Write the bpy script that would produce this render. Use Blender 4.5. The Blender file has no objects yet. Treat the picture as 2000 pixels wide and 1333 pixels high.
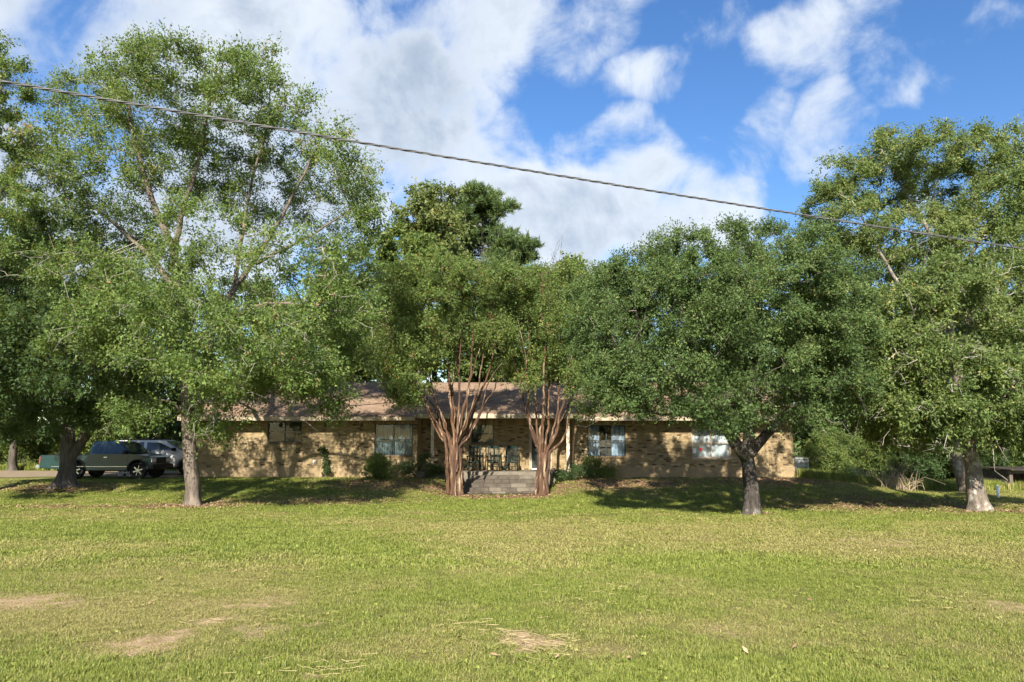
import bpy, bmesh, math
import numpy as np
from mathutils import Vector

R = math.radians
sc = bpy.context.scene
COL = sc.collection

# ---------------------------------------------------------------- camera
F_PX, PITCH, CAM_H = 1455.0, R(7.4), 2.3
cam_d = bpy.data.cameras.new('camera')
cam_d.sensor_width = 36.0
cam_d.lens = F_PX / 2000.0 * 36.0
cam_d.clip_end = 3000.0
cam = bpy.data.objects.new('camera', cam_d)
COL.objects.link(cam)
cam.location = (0, 0, CAM_H)
cam.rotation_euler = (math.pi / 2 + PITCH, 0, 0)
sc.camera = cam

# ---------------------------------------------------------------- light
SUN_EL, SUN_AZ = R(34), R(-9)          # azimuth of the sun measured from straight behind the camera, minus = left
to_sun = Vector((math.sin(SUN_AZ) * math.cos(SUN_EL), -math.cos(SUN_AZ) * math.cos(SUN_EL), math.sin(SUN_EL)))
sun_d = bpy.data.lights.new('sun', 'SUN')
sun_d.energy = 5.0
sun_d.angle = R(0.55)
sun_d.color = (1.0, 0.93, 0.80)
sun = bpy.data.objects.new('sun', sun_d)
COL.objects.link(sun)
sun.location = to_sun * 60
sun.rotation_euler = to_sun.to_track_quat('Z', 'Y').to_euler()

sc.view_settings.view_transform = 'Standard'
sc.view_settings.look = 'None'
sc.view_settings.gamma = 1.0
sc.view_settings.exposure = 1.5
sc.view_settings.use_curve_mapping = False
sc.render.engine = 'CYCLES'
cy = sc.cycles
cy.max_bounces = 6
cy.diffuse_bounces = 3
cy.glossy_bounces = 2
cy.transmission_bounces = 4
cy.transparent_max_bounces = 8
cy.use_denoising = True
cy.use_adaptive_sampling = True
cy.adaptive_threshold = 0.02
cy.sample_clamp_indirect = 6.0


def P(px, py, d):
    """world point at depth Y = d seen at pixel (px, py) of the 2000 x 1333 photograph"""
    u, v = (px - 1000.0) / F_PX, (666.5 - py) / F_PX
    y = math.cos(PITCH) - v * math.sin(PITCH)
    z = math.sin(PITCH) + v * math.cos(PITCH)
    return np.array([u * d / y, d, CAM_H + z * d / y])


def DIR(px, py):
    p = P(px, py, 1.0) - np.array([0, 0, CAM_H])
    return p / np.linalg.norm(p)


# ---------------------------------------------------------------- node helper
class NT:
    def __init__(self, tree):
        self.t = tree
        tree.nodes.clear()

    def n(self, typ, **kw):
        nd = self.t.nodes.new(typ)
        for k, v in kw.items():
            if k.startswith('i_'):
                nd.inputs[k[2:].replace('_', ' ')].default_value = v
            else:
                setattr(nd, k, v)
        return nd

    def l(self, a, b):
        self.t.links.new(a, b)

    def math(self, op, a, b=None, c=None, clamp=False):
        nd = self.n('ShaderNodeMath', operation=op, use_clamp=clamp)
        for i, x in enumerate((a, b, c)):
            if x is None:
                continue
            if isinstance(x, (int, float)):
                nd.inputs[i].default_value = x
            else:
                self.l(x, nd.inputs[i])
        return nd.outputs[0]

    def mix(self, fac, a, b, blend='MIX'):
        nd = self.n('ShaderNodeMix', data_type='RGBA', blend_type=blend)
        for s, x in ((nd.inputs[0], fac), (nd.inputs[6], a), (nd.inputs[7], b)):
            if isinstance(x, (int, float)):
                s.default_value = x
            elif isinstance(x, tuple):
                s.default_value = (*x, 1.0) if len(x) == 3 else x
            else:
                self.l(x, s)
        return nd.outputs[2]

    def ramp(self, fac, stops):
        nd = self.n('ShaderNodeValToRGB')
        el = nd.color_ramp.elements
        while len(el) < len(stops):
            el.new(0.5)
        for e, (p, c) in zip(el, stops):
            e.position = p
            e.color = (*c, 1.0) if len(c) == 3 else c
        self.l(fac, nd.inputs[0])
        return nd.outputs[0]

    def noise(self, vec, scale, detail=4.0, rough=0.55, dist=0.0):
        nd = self.n('ShaderNodeTexNoise')
        nd.inputs['Scale'].default_value = scale
        nd.inputs['Detail'].default_value = detail
        nd.inputs['Roughness'].default_value = rough
        nd.inputs['Distortion'].default_value = dist
        if vec is not None:
            self.l(vec, nd.inputs['Vector'])
        return nd.outputs[0]


# ---------------------------------------------------------------- sky
world = bpy.data.worlds.new('World')
sc.world = world
world.use_nodes = True
w = NT(world.node_tree)
sky = w.n('ShaderNodeTexSky', sky_type='NISHITA', sun_disc=False)
sky.sun_elevation = SUN_EL
sky.sun_rotation = math.pi + SUN_AZ     # rotation 0 = +Y, clockwise from above
sky.altitude = 50
sky.air_density = 1.0
sky.dust_density = 0.4
sky.ozone_density = 2.2
tc = w.n('ShaderNodeTexCoord')
sep = w.n('ShaderNodeSeparateXYZ')
w.l(tc.outputs['Generated'], sep.inputs[0])
zz = w.math('ADD', w.math('MAXIMUM', sep.outputs[2], 0.0), 0.16)
cmb = w.n('ShaderNodeCombineXYZ')
w.l(w.math('DIVIDE', sep.outputs[0], zz), cmb.inputs[0])
w.l(w.math('DIVIDE', sep.outputs[1], zz), cmb.inputs[1])
cp = cmb.outputs[0]                      # direction carried up to a flat cloud layer
n_big = w.noise(cp, 1.25, 9.0, 0.56, 0.25)
n_fine = w.noise(tc.outputs['Generated'], 9.0, 8.0, 0.6, 0.35)
n_puff = w.noise(tc.outputs['Generated'], 4.5, 7.0, 0.55, 0.2)
# cloud masses: (photo px, photo py, angular radius deg, amount); those outside the picture carry the same sky on
CLOUDS = [(-20, 60, 9, .44), (60, 30, 12, .46), (330, 40, 12, .46), (560, 90, 8, .44), (200, 330, 16, .44), (560, 330, 11, .46), (690, 240, 7, .44),
          (790, 60, 4.5, .30), (840, 290, 8.5, .50), (900, 120, 6, .32), (1000, 60, 6.0, .32), (1130, 30, 5.0, .30), (930, 210, 5, .32),
          (960, 390, 8.0, .46), (1120, 420, 7.5, .46), (1270, 400, 7.0, .40), (1420, 400, 5.5, .34), (1030, 300, 4.5, .30),
          (1250, 262, 3.4, .27), (1175, 285, 2.6, .22), (1460, 240, 4.2, .27), (1600, 235, 3.9, .31), (1255, 132, 3.4, .27),
          (1560, 55, 4.6, .27), (1690, 15, 4.8, .30), (1715, 118, 3.6, .27), (1840, 92, 3.4, .20), (2000, 60, 3.6, .32),
          (1350, 200, 2.0, .22), (1330, 335, 4.2, .26), (-500, 200, 16, .46), (-200, -500, 15, .42), (700, -600, 18, .42),
          (2300, 350, 10, .40), (2500, -200, 9, .38), (1500, -700, 12, .4), (1150, -250, 8, .36)]
rng0 = np.random.default_rng(5)
dirs = [(DIR(px, py), math.cos(R(r)), a) for px, py, r, a in CLOUDS]
for k in range(14):                      # and all round behind the camera
    az, el = rng0.uniform(0.75, 2 * math.pi - 0.75), rng0.uniform(0.08, 1.2)
    dirs.append((np.array([math.sin(az) * math.cos(el), math.cos(az) * math.cos(el), math.sin(el)]), math.cos(R(rng0.uniform(6, 17))), rng0.uniform(.3, .46)))
cov = None
wob = w.n('ShaderNodeTexNoise', noise_dimensions='3D')
wob.inputs['Scale'].default_value = 3.4
wob.inputs['Detail'].default_value = 7.0
w.l(tc.outputs['Generated'], wob.inputs['Vector'])
vs = w.n('ShaderNodeVectorMath', operation='MULTIPLY_ADD')
w.l(wob.outputs['Color'], vs.inputs[0])
vs.inputs[1].default_value = (0.24, 0.24, 0.20)
vs2 = w.n('ShaderNodeVectorMath', operation='ADD')
vs2.inputs[1].default_value = (-0.12, -0.12, -0.10)
w.l(tc.outputs['Generated'], vs2.inputs[0])
w.l(vs2.outputs[0], vs.inputs[2])
vn = w.n('ShaderNodeVectorMath', operation='NORMALIZE')
w.l(vs.outputs[0], vn.inputs[0])
for dv, cr, amt in dirs:
    dt = w.n('ShaderNodeVectorMath', operation='DOT_PRODUCT')
    w.l(vn.outputs[0], dt.inputs[0])
    dt.inputs[1].default_value = tuple(dv)
    mr = w.n('ShaderNodeMapRange', interpolation_type='SMOOTHSTEP')
    mr.inputs['From Min'].default_value = cr
    mr.inputs['From Max'].default_value = 1.0 - (1.0 - cr) * 0.15
    mr.inputs['To Max'].default_value = amt
    w.l(dt.outputs['Value'], mr.inputs['Value'])
    cov = mr.outputs[0] if cov is None else w.math('MAXIMUM', cov, mr.outputs[0])
dens = w.math('ADD', w.math('MULTIPLY', w.math('SUBTRACT', n_big, 0.5), 0.70), w.math('MULTIPLY', w.math('SUBTRACT', n_fine, 0.5), 1.0))
dens = w.math('ADD', w.math('ADD', dens, w.math('MULTIPLY', w.math('SUBTRACT', n_puff, 0.5), 0.65)), cov)
cm = w.n('ShaderNodeMapRange', interpolation_type='SMOOTHSTEP')
cm.inputs['From Min'].default_value = 0.10
cm.inputs['From Max'].default_value = 0.47
cm.inputs['To Max'].default_value = 0.96
w.l(dens, cm.inputs['Value'])
thick = w.n('ShaderNodeMapRange', interpolation_type='SMOOTHSTEP')
thick.inputs['From Min'].default_value = 0.28
thick.inputs['From Max'].default_value = 0.74
w.l(w.math('ADD', dens, w.math('MULTIPLY', w.math('SUBTRACT', n_puff, 0.5), -0.9)), thick.inputs['Value'])
ccol = w.mix(thick.outputs[0], (4.9, 5.3, 5.8), (2.4, 2.95, 3.75))
hs = w.n('ShaderNodeHueSaturation')
hs.inputs['Hue'].default_value = 0.507
hs.inputs['Saturation'].default_value = 1.25
hs.inputs['Value'].default_value = 1.10
w.l(sky.outputs[0], hs.inputs['Color'])
scol = w.mix(cm.outputs[0], hs.outputs[0], ccol)
bg = w.n('ShaderNodeBackground')
bg.inputs['Strength'].default_value = 0.065
w.l(scol, bg.inputs['Color'])
wo = w.n('ShaderNodeOutputWorld')
w.l(bg.outputs[0], wo.inputs[0])

# ---------------------------------------------------------------- numpy noise
def _hash(ix, iy, s):
    h = (ix.astype(np.int64) * 374761393 + iy.astype(np.int64) * 668265263 + s * 974634777) & 0x7fffffff
    h = ((h ^ (h >> 13)) * 1274126177) & 0x7fffffff
    return ((h ^ (h >> 16)) & 0xffff) / 65535.0


def vnoise(x, y, s=0):
    x, y = np.asarray(x, float), np.asarray(y, float)
    ix, iy = np.floor(x), np.floor(y)
    fx, fy = x - ix, y - iy
    fx, fy = fx * fx * (3 - 2 * fx), fy * fy * (3 - 2 * fy)
    a, b = _hash(ix, iy, s), _hash(ix + 1, iy, s)
    c, d = _hash(ix, iy + 1, s), _hash(ix + 1, iy + 1, s)
    return (a * (1 - fx) + b * fx) * (1 - fy) + (c * (1 - fx) + d * fx) * fy


def fbm(x, y, s=0, o=4):
    t, a, n = 0.0, 0.5, 0.0
    for k in range(o):
        t = t + a * vnoise(x * 2 ** k, y * 2 ** k, s + k * 17)
        n += a
        a *= 0.55
    return t / n


def sst(a, b, x):
    t = np.clip((x - a) / (b - a), 0, 1)
    return t * t * (3 - 2 * t)


def gz(x, y):
    """ground height: flat lawn, a low bank up to the house, falling away to the right"""
    x, y = np.asarray(x, float), np.asarray(y, float)
    side = 1 - sst(12.6, 18.5, x)
    cen = sst(-3.3, -2.3, x) * (1 - sst(1.3, 2.3, x))
    up = sst(26.3, 33.4, y) * (1 - cen) + sst(33.58, 33.9, y) * cen
    h = 0.54 * up * side
    left = 1 - sst(-16.5, -14.5, x)
    h = h - 0.10 * left * sst(31.0, 34.0, y)
    h = h + 0.05 * (fbm(x * 0.25, y * 0.25, 3, 3) - 0.5) * (1 - sst(33, 36, y))
    return h


def gzf(x, y):
    return float(gz(np.array([x]), np.array([y]))[0])


def ground_px(px, py):
    """the ground point under a pixel"""
    d = 10.0
    for _ in range(60):
        p = P(px, py, d)
        d += (p[2] - gzf(p[0], p[1])) * 4.0
        d = min(max(d, 3.0), 200.0)
    p = P(px, py, d)
    return np.array([p[0], p[1], gzf(p[0], p[1])])


# bare or dry patches seen in the photograph: (px, py, rx m, ry m, strength)
BARE = [(300, 1256, .38, .34, 1.15), (440, 1212, .34, .28, 0.95), (60, 1172, .7, .55, .95), (520, 1235, .45, .45, .62), (500, 1180, .5, .5, .6),
        (1030, 1252, .32, .36, 1.0), (360, 1290, .3, .2, .55), (640, 1322, .25, .12, .75), (920, 1322, .25, .12, .6), (1430, 1235, .35, .35, .5),
        (1980, 1185, .5, .5, .75), (1710, 1060, 1.0, .8, .6), (1420, 1225, .4, .3, .45), (1210, 1265, .35, .25, .45), (1850, 1270, .3, .25, .4), (400, 1175, .5, .4, .5)]
GREEN = [(250, 1040, 5.0, 1.6, .55), (150, 1090, 2.5, 1.6, .4), (1080, 1130, 1.5, 1.4, .6), (120, 1300, 1.2, .7, .6), (600, 1325, 1.0, .35, .5), (1500, 1310, 1.2, .5, .55),
         (1300, 1100, 1.6, 1.2, .5), (700, 1095, 2.0, 1.6, .45), (850, 1170, 1.0, .6, .4), (1160, 1330, .6, .3, .6), (1150, 980, 2.0, 1.0, .4)]
DRY = [(1500, 1040, 6.0, 1.8, .35), (1850, 1080, 4.0, 2.0, .3), (1450, 1215, 1.3, .8, .5), (1000, 1040, 3.0, 1.2, .3), (300, 1200, 1.3, .9, .4), (1850, 1190, 1.4, .9, .35),
       (1020, 1190, 1.0, .5, .3), (780, 1260, .8, .6, .3)]
_pp = lambda L: [(*ground_px(a, b)[:2], rx, ry, s) for a, b, rx, ry, s in L]
BARE, GREEN, DRY = _pp(BARE), _pp(GREEN), _pp(DRY)


def blobsum(L, x, y):
    t = np.zeros_like(x)
    wx = x + 0.30 * (fbm(x * 1.7, y * 1.7, 41) - .5) * 2
    wy = y + 0.30 * (fbm(x * 1.7, y * 1.7, 57) - .5) * 2
    for cx, cy_, rx, ry, s in L:
        t = np.maximum(t, s * np.exp(-(((wx - cx) / rx) ** 2 + ((wy - cy_) / ry) ** 2) * 0.62))
    return t


TREE_BASES = {}    # filled below, used by litter
def tree_base(px, py):
    return ground_px(px, py)


OAK = tree_base(378, 987)
OAK_DARK = tree_base(130, 951)
LIVE = tree_base(1467, 1004)
RIGHT = tree_base(1914, 998)
LEAN = tree_base(1893, 962)
MYR1 = tree_base(889, 969)
MYR2 = tree_base(1060, 968)
EDGE = tree_base(-150, 985)
LITTER = [(OAK[0], OAK[1] - .3, 1.7, .9, .95), (OAK[0] + .8, OAK[1] + .6, 3.0, 1.0, .62), (OAK_DARK[0], OAK_DARK[1] - .2, 2.2, 1.1, .8), (OAK[0] - 3.5, OAK[1] - .8, 4.5, .7, .6),
          (RIGHT[0] - 2.0, RIGHT[1] + 2.0, 4.5, 2.2, .72), (RIGHT[0] + .4, RIGHT[1] - .1, 1.6, .7, .85), (MYR1[0] - .3, MYR1[1] - .1, 1.3, .8, .9), (MYR2[0], MYR2[1] - .1, 1.2, .8, .9),
          (-.5, 29.6, 2.4, .8, .95), (11.2, 32.4, 2.6, 1.6, .8), (4.2, 31.4, 3.2, 1.5, .85), (-5.0, 31.4, 3.2, 1.6, .7), (-6.5, 27.6, 3.5, 1.3, .6),
          (LIVE[0], LIVE[1], .7, .4, .6), (7.0, 33.3, 7, .5, .6), (-8.0, 33.4, 6, .45, .45), (17.5, 24.0, 3, 1.0, .4)]


def masks(x, y):
    """dry (0 green .. 1 straw), bare (soil showing), litter (brown leaves)"""
    n1 = fbm(x * 0.22, y * 0.30, 7, 5)
    n2 = fbm(x * 1.1, y * 1.3, 23, 4)
    dry = 0.47 + (n1 - 0.5) * 1.9 + (n2 - 0.5) * 1.2
    dry = dry + blobsum(DRY, x, y) - blobsum(GREEN, x, y)
    shade_side = sst(22.5, 25, y)
    dry = dry - 0.30 * shade_side
    bare = blobsum(BARE, x, y) + 0.9 * np.clip((fbm(x * 2.3, y * 2.3, 91, 4) - 0.62) * 2.0, 0, 0.4)
    lit = blobsum(LITTER, x, y)
    return np.clip(dry, 0, 1), np.clip(bare, 0, 1), np.clip(lit, 0, 1)


# ---------------------------------------------------------------- mesh helpers
def mesh_np(name, V, faces_flat, nper, smooth=False):
    me = bpy.data.meshes.new(name)
    V = np.asarray(V, np.float32)
    f = np.asarray(faces_flat, np.int32).ravel()
    nf = len(f) // nper
    me.vertices.add(len(V))
    me.vertices.foreach_set('co', V.ravel())
    me.loops.add(len(f))
    me.loops.foreach_set('vertex_index', f)
    me.polygons.add(nf)
    me.polygons.foreach_set('loop_start', np.arange(0, len(f), nper, dtype=np.int32))
    if smooth:
        me.polygons.foreach_set('use_smooth', np.ones(nf, bool))
    me.update(calc_edges=True)
    return me


def attr(me, name, vals, typ='FLOAT', dom='POINT'):
    a = me.attributes.new(name, typ, dom)
    a.data.foreach_set('value' if typ == 'FLOAT' else ('vector' if typ == 'FLOAT_VECTOR' else 'color'), np.asarray(vals, np.float32).ravel())


def link(name, data, parent=None, mat=None, loc=None):
    o = bpy.data.objects.new(name, data)
    COL.objects.link(o)
    if parent is not None:
        o.parent = parent
    if loc is not None:
        o.location = loc
    if mat is not None and data is not None and not data.materials:
        data.materials.append(mat)
    return o


def tag(o, label=None, cat=None, group=None, kind=None):
    if label:
        o['label'] = label
    if cat:
        o['category'] = cat
    if group:
        o['group'] = group
    if kind:
        o['kind'] = kind
    return o


def thing(name, label, cat, loc, rz=0.0, group=None):
    o = link(name, None)
    o.location = loc
    o.rotation_euler = (0, 0, rz)
    o.empty_display_size = 0.2
    return tag(o, label, cat, group)


class MB:
    """collects simple shapes into one mesh"""
    def __init__(self, off=(0, 0, 0)):
        self.v, self.f, self.c = [], [], []
        self.off = np.array(off, float)
        self.cv = None

    def add(self, vs, fs, c=None):
        b = len(self.v)
        self.v += [tuple(np.asarray(p, float) - self.off) for p in vs]
        self.f += [tuple(i + b for i in f) for f in fs]
        if c is not None:
            self.c += [c] * len(vs)

    def box(self, x0, x1, y0, y1, z0, z1, c=None):
        vs = [(x, y, z) for z in (z0, z1) for y in (y0, y1) for x in (x0, x1)]
        self.add(vs, [(0, 2, 3, 1), (4, 5, 7, 6), (0, 1, 5, 4), (2, 6, 7, 3), (0, 4, 6, 2), (1, 3, 7, 5)], c)
        return self

    def bar(self, p, q, wx, wz):
        """rectangular bar between two points"""
        p, q = np.array(p, float), np.array(q, float)
        d = (q - p) / np.linalg.norm(q - p)
        up = np.array([0, 0, 1.0]) if abs(d[2]) < 0.9 else np.array([0, 1.0, 0])
        s = np.cross(d, up)
        s /= np.linalg.norm(s)
        t = np.cross(s, d)
        vs = [e + a * s * wx / 2 + b * t * wz / 2 for e in (p, q) for a, b in ((-1, -1), (1, -1), (1, 1), (-1, 1))]
        self.add(vs, [(0, 1, 2, 3), (7, 6, 5, 4), (0, 4, 5, 1), (1, 5, 6, 2), (2, 6, 7, 3), (3, 7, 4, 0)])
        return self

    def tube(self, pts, rad, n=8, cap=True, rough=0.0, seed=0, lobes=0.0):
        pts = [np.array(p, float) for p in pts]
        if isinstance(rad, (int, float)):
            rad = [rad] * len(pts)
        rg = np.random.default_rng(seed)
        ph = rg.uniform(0, 6.28, 4)
        b = len(self.v)
        up = None
        for i, p in enumerate(pts):
            t = pts[min(i + 1, len(pts) - 1)] - pts[max(i - 1, 0)]
            t /= np.linalg.norm(t) + 1e-9
            if up is None:
                a = np.array([1.0, 0, 0]) if abs(t[0]) < 0.8 else np.array([0, 1.0, 0])
                up = np.cross(t, a)
            up = up - t * np.dot(up, t)
            up /= np.linalg.norm(up) + 1e-9
            s = np.cross(t, up)
            for k in range(n):
                an = 2 * math.pi * k / n
                r = rad[i]
                if lobes:
                    r *= 1 + lobes * math.exp(-max(0.0, p[2] - pts[0][2]) / .28) * (max(0.0, math.cos(2.5 * an + ph[2])) ** 2 + max(0.0, math.cos(2 * an + ph[3])) ** 3 - .45)
                if rough:
                    r *= 1 + rough * (math.sin(3 * an + ph[0]) * .5 + math.sin(5 * an + ph[1] + i * .15) * .35 + rg.uniform(-.35, .35))
                self.v.append(tuple(p + r * (math.cos(an) * up + math.sin(an) * s) - self.off))
        for i in range(len(pts) - 1):
            for k in range(n):
                k2 = (k + 1) % n
                self.f.append((b + i * n + k, b + i * n + k2, b + (i + 1) * n + k2, b + (i + 1) * n + k))
        if cap:
            self.f.append(tuple(b + k for k in range(n))[::-1])
            self.f.append(tuple(b + (len(pts) - 1) * n + k for k in range(n)))
        return self

    def prism(self, prof, y0, y1, axis='y'):
        """polygon in (a, z) swept along an axis"""
        n = len(prof)
        if axis == 'y':
            vs = [(a, y0, z) for a, z in prof] + [(a, y1, z) for a, z in prof]
        else:
            vs = [(y0, a, z) for a, z in prof] + [(y1, a, z) for a, z in prof]
        fs = [tuple(range(n)), tuple(range(2 * n - 1, n - 1, -1))] + [(i, i + n, (i + 1) % n + n, (i + 1) % n) for i in range(n)]
        self.add(vs, fs)
        return self

    def build(self, name, mat, parent=None, smooth=False, loc=None, kind=None, bevel=0.0):
        me = bpy.data.meshes.new(name)
        me.from_pydata(self.v, [], self.f)
        if self.c:
            a = me.attributes.new('v', 'FLOAT', 'POINT')
            a.data.foreach_set('value', np.array(self.c, np.float32))
        bm = bmesh.new()
        bm.from_mesh(me)
        bmesh.ops.recalc_face_normals(bm, faces=bm.faces)
        if bevel:
            bmesh.ops.bevel(bm, geom=[e for e in bm.edges if e.calc_face_angle(0) > 0.5], offset=bevel, segments=2, affect='EDGES', clamp_overlap=True)
        bm.to_mesh(me)
        bm.free()
        if smooth:
            me.polygons.foreach_set('use_smooth', np.ones(len(me.polygons), bool))
        me.update()
        o = link(name, me, parent, mat, loc)
        if kind:
            o['kind'] = kind
        return o


# ---------------------------------------------------------------- materials
def mat_new(name):
    m = bpy.data.materials.new(name)
    m.use_nodes = True
    t = NT(m.node_tree)
    out = t.n('ShaderNodeOutputMaterial')
    return m, t, out


def principled(t, col, rough=0.7, spec=0.3, metal=0.0):
    b = t.n('ShaderNodeBsdfPrincipled')
    if isinstance(col, tuple):
        b.inputs['Base Color'].default_value = (*col, 1)
    else:
        t.l(col, b.inputs['Base Color'])
    if isinstance(rough, (int, float)):
        b.inputs['Roughness'].default_value = rough
    else:
        t.l(rough, b.inputs['Roughness'])
    b.inputs['Specular IOR Level'].default_value = spec
    b.inputs['Metallic'].default_value = metal
    return b


def bump(t, h, strength=0.5, dist=0.02):
    b = t.n('ShaderNodeBump')
    b.inputs['Strength'].default_value = strength
    b.inputs['Distance'].default_value = dist
    t.l(h, b.inputs['Height'])
    return b.outputs[0]


def simple(name, col, rough=0.7, spec=0.3, metal=0.0, var=0.25, scale=6.0, bmp=0.0):
    """a colour broken up by noise, for dirt and for painted fold shade"""
    m, t, out = mat_new(name)
    tcn = t.n('ShaderNodeTexCoord')
    n = t.noise(tcn.outputs['Object'], scale, 6.0, 0.6)
    c = t.ramp(n, [(0.25, tuple(x * (1 - var) for x in col)), (0.75, tuple(min(1, x * (1 + var)) for x in col))])
    b = principled(t, c, rough, spec, metal)
    if bmp:
        t.l(bump(t, t.noise(tcn.outputs['Object'], scale * 4, 5.0), bmp, 0.01), b.inputs['Normal'])
    t.l(b.outputs[0], out.inputs[0])
    return m


def leafmat(name, stops, trans=0.32, rough=0.6, spec=0.28, gain=1.12):
    trans = trans * 1.18
    m, t, out = mat_new(name)
    a = t.n('ShaderNodeAttribute', attribute_name='v')
    stops = [(p, (min(.6, c[0] * 1.50 * gain), c[1] * 1.42 * gain, c[2] * 1.85 * gain)) for p, c in stops]
    c = t.ramp(a.outputs['Fac'], stops)
    b = principled(t, c, rough, spec)
    tr = t.n('ShaderNodeBsdfTranslucent')
    tcol = t.mix(0.55, c, (0.30, 0.34, 0.05))
    t.l(tcol, tr.inputs['Color'])
    mx = t.n('ShaderNodeMixShader')
    mx.inputs[0].default_value = trans
    t.l(b.outputs[0], mx.inputs[1])
    t.l(tr.outputs[0], mx.inputs[2])
    t.l(mx.outputs[0], out.inputs[0])
    return m


def barkmat(name, dark, light, scale=5.0, stretch=0.25, bmp=0.7, lichen=None, lstretch=1.0):
    m, t, out = mat_new(name)
    tcn = t.n('ShaderNodeTexCoord')
    mp = t.n('ShaderNodeMapping')
    mp.inputs['Scale'].default_value = (1, 1, stretch)
    t.l(tcn.outputs['Object'], mp.inputs[0])
    n = t.noise(mp.outputs[0], scale * 3, 7.0, 0.65, 0.6)
    n2 = t.noise(tcn.outputs['Object'], scale * 0.5, 4.0)
    f = t.math('ADD', t.math('MULTIPLY', n, 0.7), t.math('MULTIPLY', n2, 0.3))
    c = t.ramp(f, [(0.34, dark), (0.62, light)])
    if lstretch < 1:                           # peeling stems: each its own tone
        oi = t.n('ShaderNodeObjectInfo')
        c = t.mix(t.math('MULTIPLY', oi.outputs['Random'], .75), c, (.055, .034, .026))
    if lichen:
        mp2 = t.n('ShaderNodeMapping')
        mp2.inputs['Scale'].default_value = (1, 1, lstretch)
        t.l(tcn.outputs['Object'], mp2.inputs[0])
        lf = t.math('MULTIPLY', t.math('SUBTRACT', t.noise(mp2.outputs[0], 3.2 if lstretch == 1.0 else 8.0, 5.0, 0.65), 0.53), 6.0, clamp=True)
        c = t.mix(lf, c, lichen)
    b = principled(t, c, 0.9, 0.15)
    t.l(bump(t, n, bmp, 0.04), b.inputs['Normal'])
    t.l(b.outputs[0], out.inputs[0])
    return m


M = {}
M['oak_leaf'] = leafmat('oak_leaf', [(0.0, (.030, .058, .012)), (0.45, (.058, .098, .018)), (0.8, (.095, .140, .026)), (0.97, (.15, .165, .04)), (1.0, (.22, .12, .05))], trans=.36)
M['dark_leaf'] = leafmat('dark_leaf', [(0.0, (.016, .036, .010)), (0.6, (.032, .062, .014)), (1.0, (.060, .095, .02))], trans=.28, gain=.9)  # on shade_tree this darker tone puts the crown's shade into the leaf colour
M['live_leaf'] = leafmat('live_leaf', [(0.0, (.022, .044, .011)), (0.5, (.040, .070, .016)), (0.9, (.070, .102, .024)), (1.0, (.105, .115, .035))], trans=.26, rough=.6, spec=.24)
M['right_leaf'] = leafmat('right_leaf', [(0.0, (.034, .058, .014)), (0.5, (.066, .102, .022)), (0.88, (.115, .145, .032)), (1.0, (.20, .17, .05))], trans=.34)
M['myrtle_leaf'] = leafmat('myrtle_leaf', [(0.0, (.034, .058, .014)), (0.5, (.064, .100, .020)), (0.9, (.112, .155, .026)), (0.97, (.20, .15, .03)), (1.0, (.20, .07, .025))], trans=.36)
M['yellow_leaf'] = leafmat('yellow_leaf', [(0.0, (.040, .060, .016)), (0.5, (.070, .095, .022)), (0.85, (.100, .112, .028)), (1.0, (.13, .09, .030))], trans=.3)
M['wood_leaf'] = leafmat('wood_leaf', [(0.0, (.022, .044, .012)), (0.55, (.045, .078, .018)), (1.0, (.085, .115, .028))], trans=.3)
M['pine_leaf'] = leafmat('pine_leaf', [(0.0, (.024, .048, .014)), (0.6, (.052, .085, .020)), (1.0, (.090, .118, .026))], trans=.2, rough=.6)
M['bush_leaf'] = leafmat('bush_leaf', [(0.0, (.026, .048, .010)), (0.5, (.055, .090, .016)), (1.0, (.125, .135, .03))], trans=.32)
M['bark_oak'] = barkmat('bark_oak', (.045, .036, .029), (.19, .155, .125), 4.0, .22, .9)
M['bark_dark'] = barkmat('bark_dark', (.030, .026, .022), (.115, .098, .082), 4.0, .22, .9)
M['bark_lichen'] = barkmat('bark_lichen', (.065, .052, .042), (.22, .185, .15), 4.5, .3, .8, (.42, .41, .37))
M['bark_live'] = barkmat('bark_live', (.020, .017, .015), (.078, .066, .056), 5.0, .2, .9, (.24, .225, .20))
M['twig_pale'] = barkmat('twig_pale', (.16, .14, .12), (.36, .33, .29), 3.0, .6, .2)
M['twig_dark'] = barkmat('twig_dark', (.05, .043, .036), (.15, .13, .11), 3.0, .6, .2)
M['bark_myrtle'] = barkmat('bark_myrtle', (.040, .022, .014), (.150, .082, .046), 2.6, .10, .6, (.36, .27, .185), .10)
M['twig_myrtle'] = barkmat('twig_myrtle', (.045, .028, .020), (.13, .085, .058), 2.6, .2, .2)


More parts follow.
